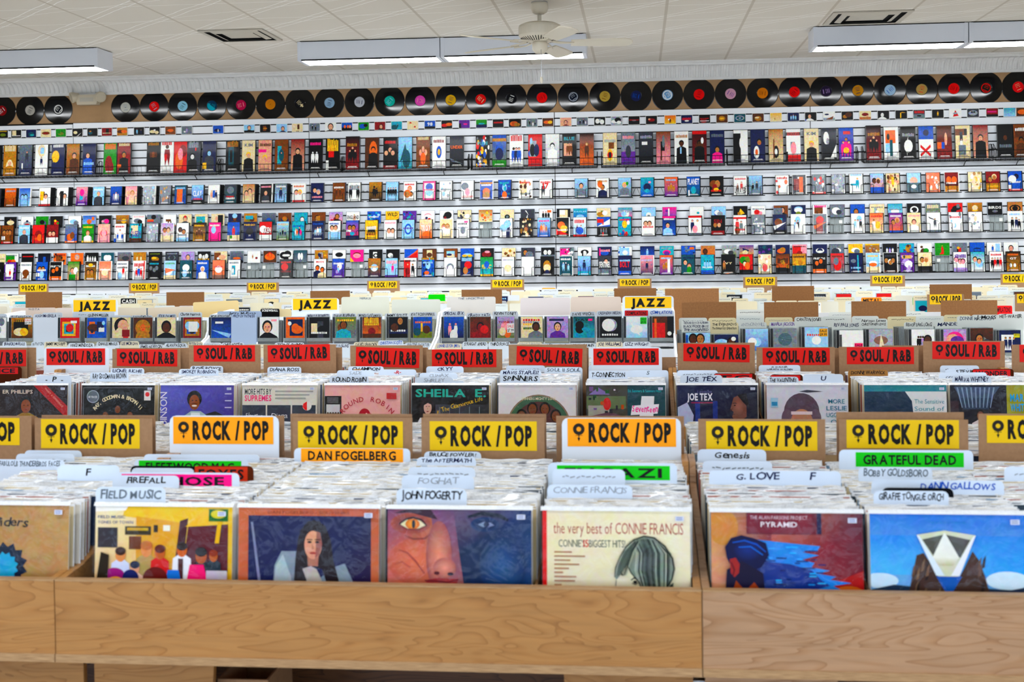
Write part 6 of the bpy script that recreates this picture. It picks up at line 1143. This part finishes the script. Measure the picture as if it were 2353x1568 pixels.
TG = [(1566, 1632, 738, ['THE BLIND BOYS OF ALABAMA', 'BLACKWOOD BROS', 'THE ANOINTED'], 'n', 'with three lines above the white and blue disc', 0), (1632, 1697, 742, ['THE EVEREADYS', 'The Kansas City Gospel Boys'], 'k', 'cream with two lines above the navy disc', 1), (1698, 1762, 741, ['ANTHONY HILL'], 's', 'with faint grey name above the sky blue disc', 0), (1768, 1830, 740, ['MAHALIA JACKSON'], 'p', 'with purple capitals above the slate disc', 0), (1826, 1892, 729, ['CANTON JONES'], 'k', 'with black capitals above the pale blue disc', 0), (1912, 1978, 742, ['REV PAUL JONES'], 'n', 'with spaced navy capitals above the white wrapped disc', 0), (1976, 2040, 733, ['Norman Lewis', 'CHRISTOPHER LEWIS'], 'k', 'with red and black names above the silver disc', 0), (2078, 2146, 741, ['BISHOP EARL LONG'], 'k', 'with black capitals above the four people disc', 0), (2150, 2218, 740, ['MANDISA'], 'n', 'with large navy capitals above the pink disc', 0), (2215, 2282, 738, ['HEZEKIAH MOORE'], 's', 'grey above the black gospel disc', 0), (2286, 2348, 742, ['THE MOORE SISTERS'], 'k', 'cream above the navy framed disc', 1), (2200, 2290, 727, ['DONNIE McCLURKIN'], 'z', 'with grey capitals behind the pink disc', 0), (2234, 2300, 724, ['J. MOSS'], 'k', 'with two short black words', 0), (1560, 1625, 731, [''], 'z', 'behind the three line one', 0), (1628, 1692, 731, [''], 'k', 'cream behind the two line one', 1), (1692, 1752, 727, [''], 'z', 'with rows of marks left of the second blank board', 0), (1758, 1822, 730, [''], 's', 'cream behind the purple lettered one', 1), (1890, 1950, 728, [''], 'k', 'with dots right of the second blank board', 0), (1958, 2020, 727, [''], 'z', 'peeping behind the red and black names', 0), (2040, 2110, 728, [''], 'k', 'buff behind the four people disc', 1), (2105, 2172, 727, [''], 's', 'pale behind the pink disc', 0), (2170, 2232, 724, [''], 'z', 'buff in front of the fourth blank board', 1), (2294, 2352, 722, ['HET-WATER'], 'k', 'with bold capitals at the right edge', 0), (1905, 1965, 718, [''], 's', 'pale far behind the white wrapped disc', 0), (2060, 2128, 716, [''], 'z', 'pale far behind the four people disc', 0), (1692, 1756, 712, [''], 'k', 'pale between the first two blank boards', 0)]
for p0, p1, top, lines, ink, lab, cr in TG:
    Y = 7.1 if lines != [''] else 7.3+RNG.uniform(0, .12)
    if top < 719: Y = 7.7
    tab(p0, p1, top, Y, [l for l in lines if l], 'gospel divider card '+lab, .24, 'e8dfc0' if cr else 'e4e8e4', ink, G8, cap=.014 if len(lines) > 1 else .019, scrib=lines == [''])
G9 = 'plain brown boards behind the disc bins'
for n_, (p0, p1, top) in enumerate(((1567, 1692, 695), (1756, 1881, 695), (1957, 2083, 693), (2163, 2293, 691))):
    o = sign(p0, p1, top, 7.52, 0, 0, 0, 0, None, None, 'blank brown board behind the gospel discs, %s of four from the left' % ('first', 'second', 'third', 'fourth')[n_], G9, 'cardboard_ochre', zmin=.83, name='divider_board')
sign(1528, 1652, 664, 8.1, 0, 0, 0, 0, None, None, 'blank brown board just right of the right jazz sign', G9, 'cardboard_ochre', zmin=.83, name='divider_board')
for n_, (p0, p1, top) in enumerate(((57, 141, 672), (381, 468, 672), (712, 803, 669), (1060, 1153, 666), (1411, 1508, 663), (1774, 1871, 658), (2137, 2234, 654))):
    sign(p0, p1, top, 10.1, 0, 0, 0, 0, None, None, 'blank brown board at the wall bins, %s from the left' % ('first', 'second', 'third', 'fourth', 'fifth', 'sixth', 'seventh')[n_], 'plain brown boards of the wall bins', 'cardboard_ochre', zmin=.83, name='divider_board')

# ================================================================ wall bins under the slatwall
def wall_bin(x0, x1, label):
    e = empty('disc_bin', ((x0+x1)/2, 9.55, 0), label=label, cat='disc bin', group='white disc bins along the back wall'); w = (x1-x0)/2-.003
    b_ = MB(); b_.box(-w, 0, .79, w, 2.0, .81, 'w', 'white_laminate'); b_.build('lower_shelf', e)
    b_ = MB(); b_.box(-w, .95, .90, w, 2.4, .92, 'w', 'white_laminate'); b_.build('upper_shelf', e)
    b_ = MB(); b_.box(-w, -.02, .7, w, 0, 1.0, 'w', 'white_laminate'); b_.build('front_lip', e)
    b_ = MB(); b_.box(-w, .9, .81, w, .92, 1.045, 'w', 'white_laminate'); b_.build('riser', e)
    b_ = MB(); b_.box(-w, .02, .1, w, .04, .69, 'k', 'groove_dark'); b_.build('kick_panel', e)
for k in range(8): wall_bin(-6.9+1.4*k, -5.5+1.4*k, 'white two-tier disc bin along the back wall, %s' % ('out of sight at left', 'far left', 'left', 'left of centre', 'centre', 'right of centre', 'right', 'far right')[k])
GR = 'small rock and pop signs along the back wall'
rp = [(41, 110, 653, 45, 106, 654, 671), (295, 365, 651, 300, 361, 652, 669), (566, 640, 650, 570, 634, 651, 667), (843, 918, 646, 847, 912, 647, 663), (1127, 1204, 643, 1131, 1200, 644, 661), (1419, 1497, 641, 1424, 1493, 642, 658), (1708, 1786, 637, 1713, 1781, 638, 656), (2000, 2080, 634, 2005, 2074, 634, 652), (2300, 2380, 630, 2305, 2376, 631, 650)]
for n_, a in enumerate(rp): sign(a[0], a[1], a[2], 11.2, a[3], a[4], a[5], a[6], RP, 'f0cc30', 'small brown card with yellow rock pop label under the slatwall, %s from the left' % ('first', 'second', 'third', 'fourth', 'fifth', 'sixth', 'seventh', 'eighth', 'ninth')[n_], GR, zmin=.921)
for a, l in (((2131, 2216, 677, 2137, 2211, 677, 700), 'brown card with yellow rock pop label half hidden by the fourth gospel board'), ((2333, 2420, 676, 2338, 2416, 676, 697), 'brown card with yellow-green label at the right edge')): sign(a[0], a[1], a[2], 9.5 if 0 else 9.72, a[3], a[4], a[5], a[6], RP, 'f0cc30', l, GR, zmin=.812)
rng = random.Random(41)
GT = 'divider cards of the wall bins'
CC = ('e6e4d8', 'dfe4e2', 'ebe6d2', 'e2e6ea', 'e8e0c8')
rowspec = [(10.98, 664, 'upper tier, rear'), (10.86, 669, 'upper tier, middle'), (10.74, 675, 'upper tier, front'), (10.25, 687, 'lower tier, rear'), (9.98, 695, 'lower tier, front')]
place = {}; bulk = []
for Y, top0, rl in rowspec:
    x = -22+rng.uniform(0, 14); n_ = 0
    while x < 2350:
        w = rng.uniform(30, 46)*(10.9/Y); top = top0-(x-1176)*.0092+rng.uniform(-2.2, 2.2)+2.5
        reg = ('below the %s small sign' % ('first', 'second', 'third', 'fourth', 'fifth', 'sixth', 'seventh', 'eighth', 'ninth')[min(8, max(0, int(round((x+w/2-75)/283))))])
        key = (rl, reg); place[key] = place.get(key, 0)+1
        lab = 'white divider card, %s, %s' % (rl, reg)
        o = tab(x, x+w, top, Y+rng.uniform(-.02, .02), [], lab, .15 if Y > 10.5 else .2, rng.choice(CC), rng.choice('kznz'), 'divider cards, %s, %s' % (rl, reg), scrib=rng.random() < .75)
        if 'front' not in rl: bulk.append(o)
        x += w+rng.choice((1, 2, 4, 9, 16)); n_ += 1
b_ = MB()
for o in bulk:
    me = o.data; c_, s_ = math.cos(o.rotation_euler.x), math.sin(o.rotation_euler.x); i0 = len(b_.v); L_ = o.location
    b_.v += [(L_.x+v.co.x, L_.y+v.co.y*c_-v.co.z*s_, L_.z+v.co.y*s_+v.co.z*c_) for v in me.vertices]
    cd = me.color_attributes['Col'].data
    for p in me.polygons:
        b_.f.append(tuple(i0+k for k in p.vertices)); b_.c.append([tuple(cd[k].color) for k in p.loop_indices]); b_.m.append(b_.mi(me.materials[p.material_index].name))
    bpy.data.objects.remove(o); bpy.data.meshes.remove(me)
tag(b_.build('divider_card_rows', None), 'rows of white divider cards filed in the wall bins under the slatwall', 'divider cards', None, 'stuff')
for Y, top0, nn, rl in ((10.66, 680, 26, 'upper tier'), (9.9, 699, 12, 'lower tier')):
    for i in range(nn):
        x = 20+2330*(i+rng.uniform(.1, .8))/nn; w = 36; top = top0-(x-1176)*.0092+rng.uniform(0, 3)
        X0, Z = atY(x, top, Y); X1 = atY(x+w, top, Y)[0]; b_ = MB(); W_ = X1-X0; b_.box(-W_/2, 0, 0, W_/2, .011, .125, rng.choice('sewz'), 'glossy_case')
        sp = rng.choice(('kE5532wT81s', 'dE5522k', 'wP418kfkT81k', 'nT81lE5532l', 'eE5533kE4522w', 'zE5532wE6522k', 'uB552kfk', 'cE5532n', 'kT81wR00A5h', 'rE5533o')); a = Art(b_, W_-.008, .117, -.0004, z0=.004); _, d = draw(a, sp, rng)
        o = b_.build('disc_case', None, ((X0+X1)/2, Y, Z-.125), (math.radians(-4), 0, 0)); o['_k'] = 'disc case'; o['_r'] = 'wall bin '+rl; tag(o, None, 'CD case', 'disc cases facing out in the wall bins'); place.setdefault('cd', []).append((o, d, x))
for o, d, x in place['cd']:
    reg = ('first', 'second', 'third', 'fourth', 'fifth', 'sixth', 'seventh', 'eighth', 'ninth')[min(8, max(0, int(round((x-57)/283))))]
    o['label'] = 'disc case, %s, %s, near the %s small sign' % (nm(d), o['_r'], reg); del o['_k']; del o['_r']
for p0, p1, top, Y, c, tx, tc, lab in ((277, 312, 686, 10.5, '0c0c0e', 'CASH', 'w', 'black card with white capitals right of the left jazz sign'), (1979, 2026, 684, 9.93, 'f0a018', 'METAL', 'k', 'orange card with black capitals above the third gospel board'), (984, 1023, 677, 10.5, '1fd024', '', 'k', 'bright green card behind the grey card backs'), (2280, 2327, 703, 8.2, 'd8281c', 'COMPILATIONS', 'k', 'red card with black capitals right of the fourth gospel board'), (2094, 2100, 684, 10.4, '20c838', '', 'k', 'sliver of a green card right of the orange one'), (1245, 1277, 662, 11.05, 'e8b818', '', 'k', 'yellow card under the wall right of the fifth small sign')):
    tab(p0, p1, top, Y, [], lab, .06 if Y > 8.5 else .2, c, 'k', 'coloured divider cards', lab=(c, .02, .02, .001, .05, tx, tc) if tx else None)
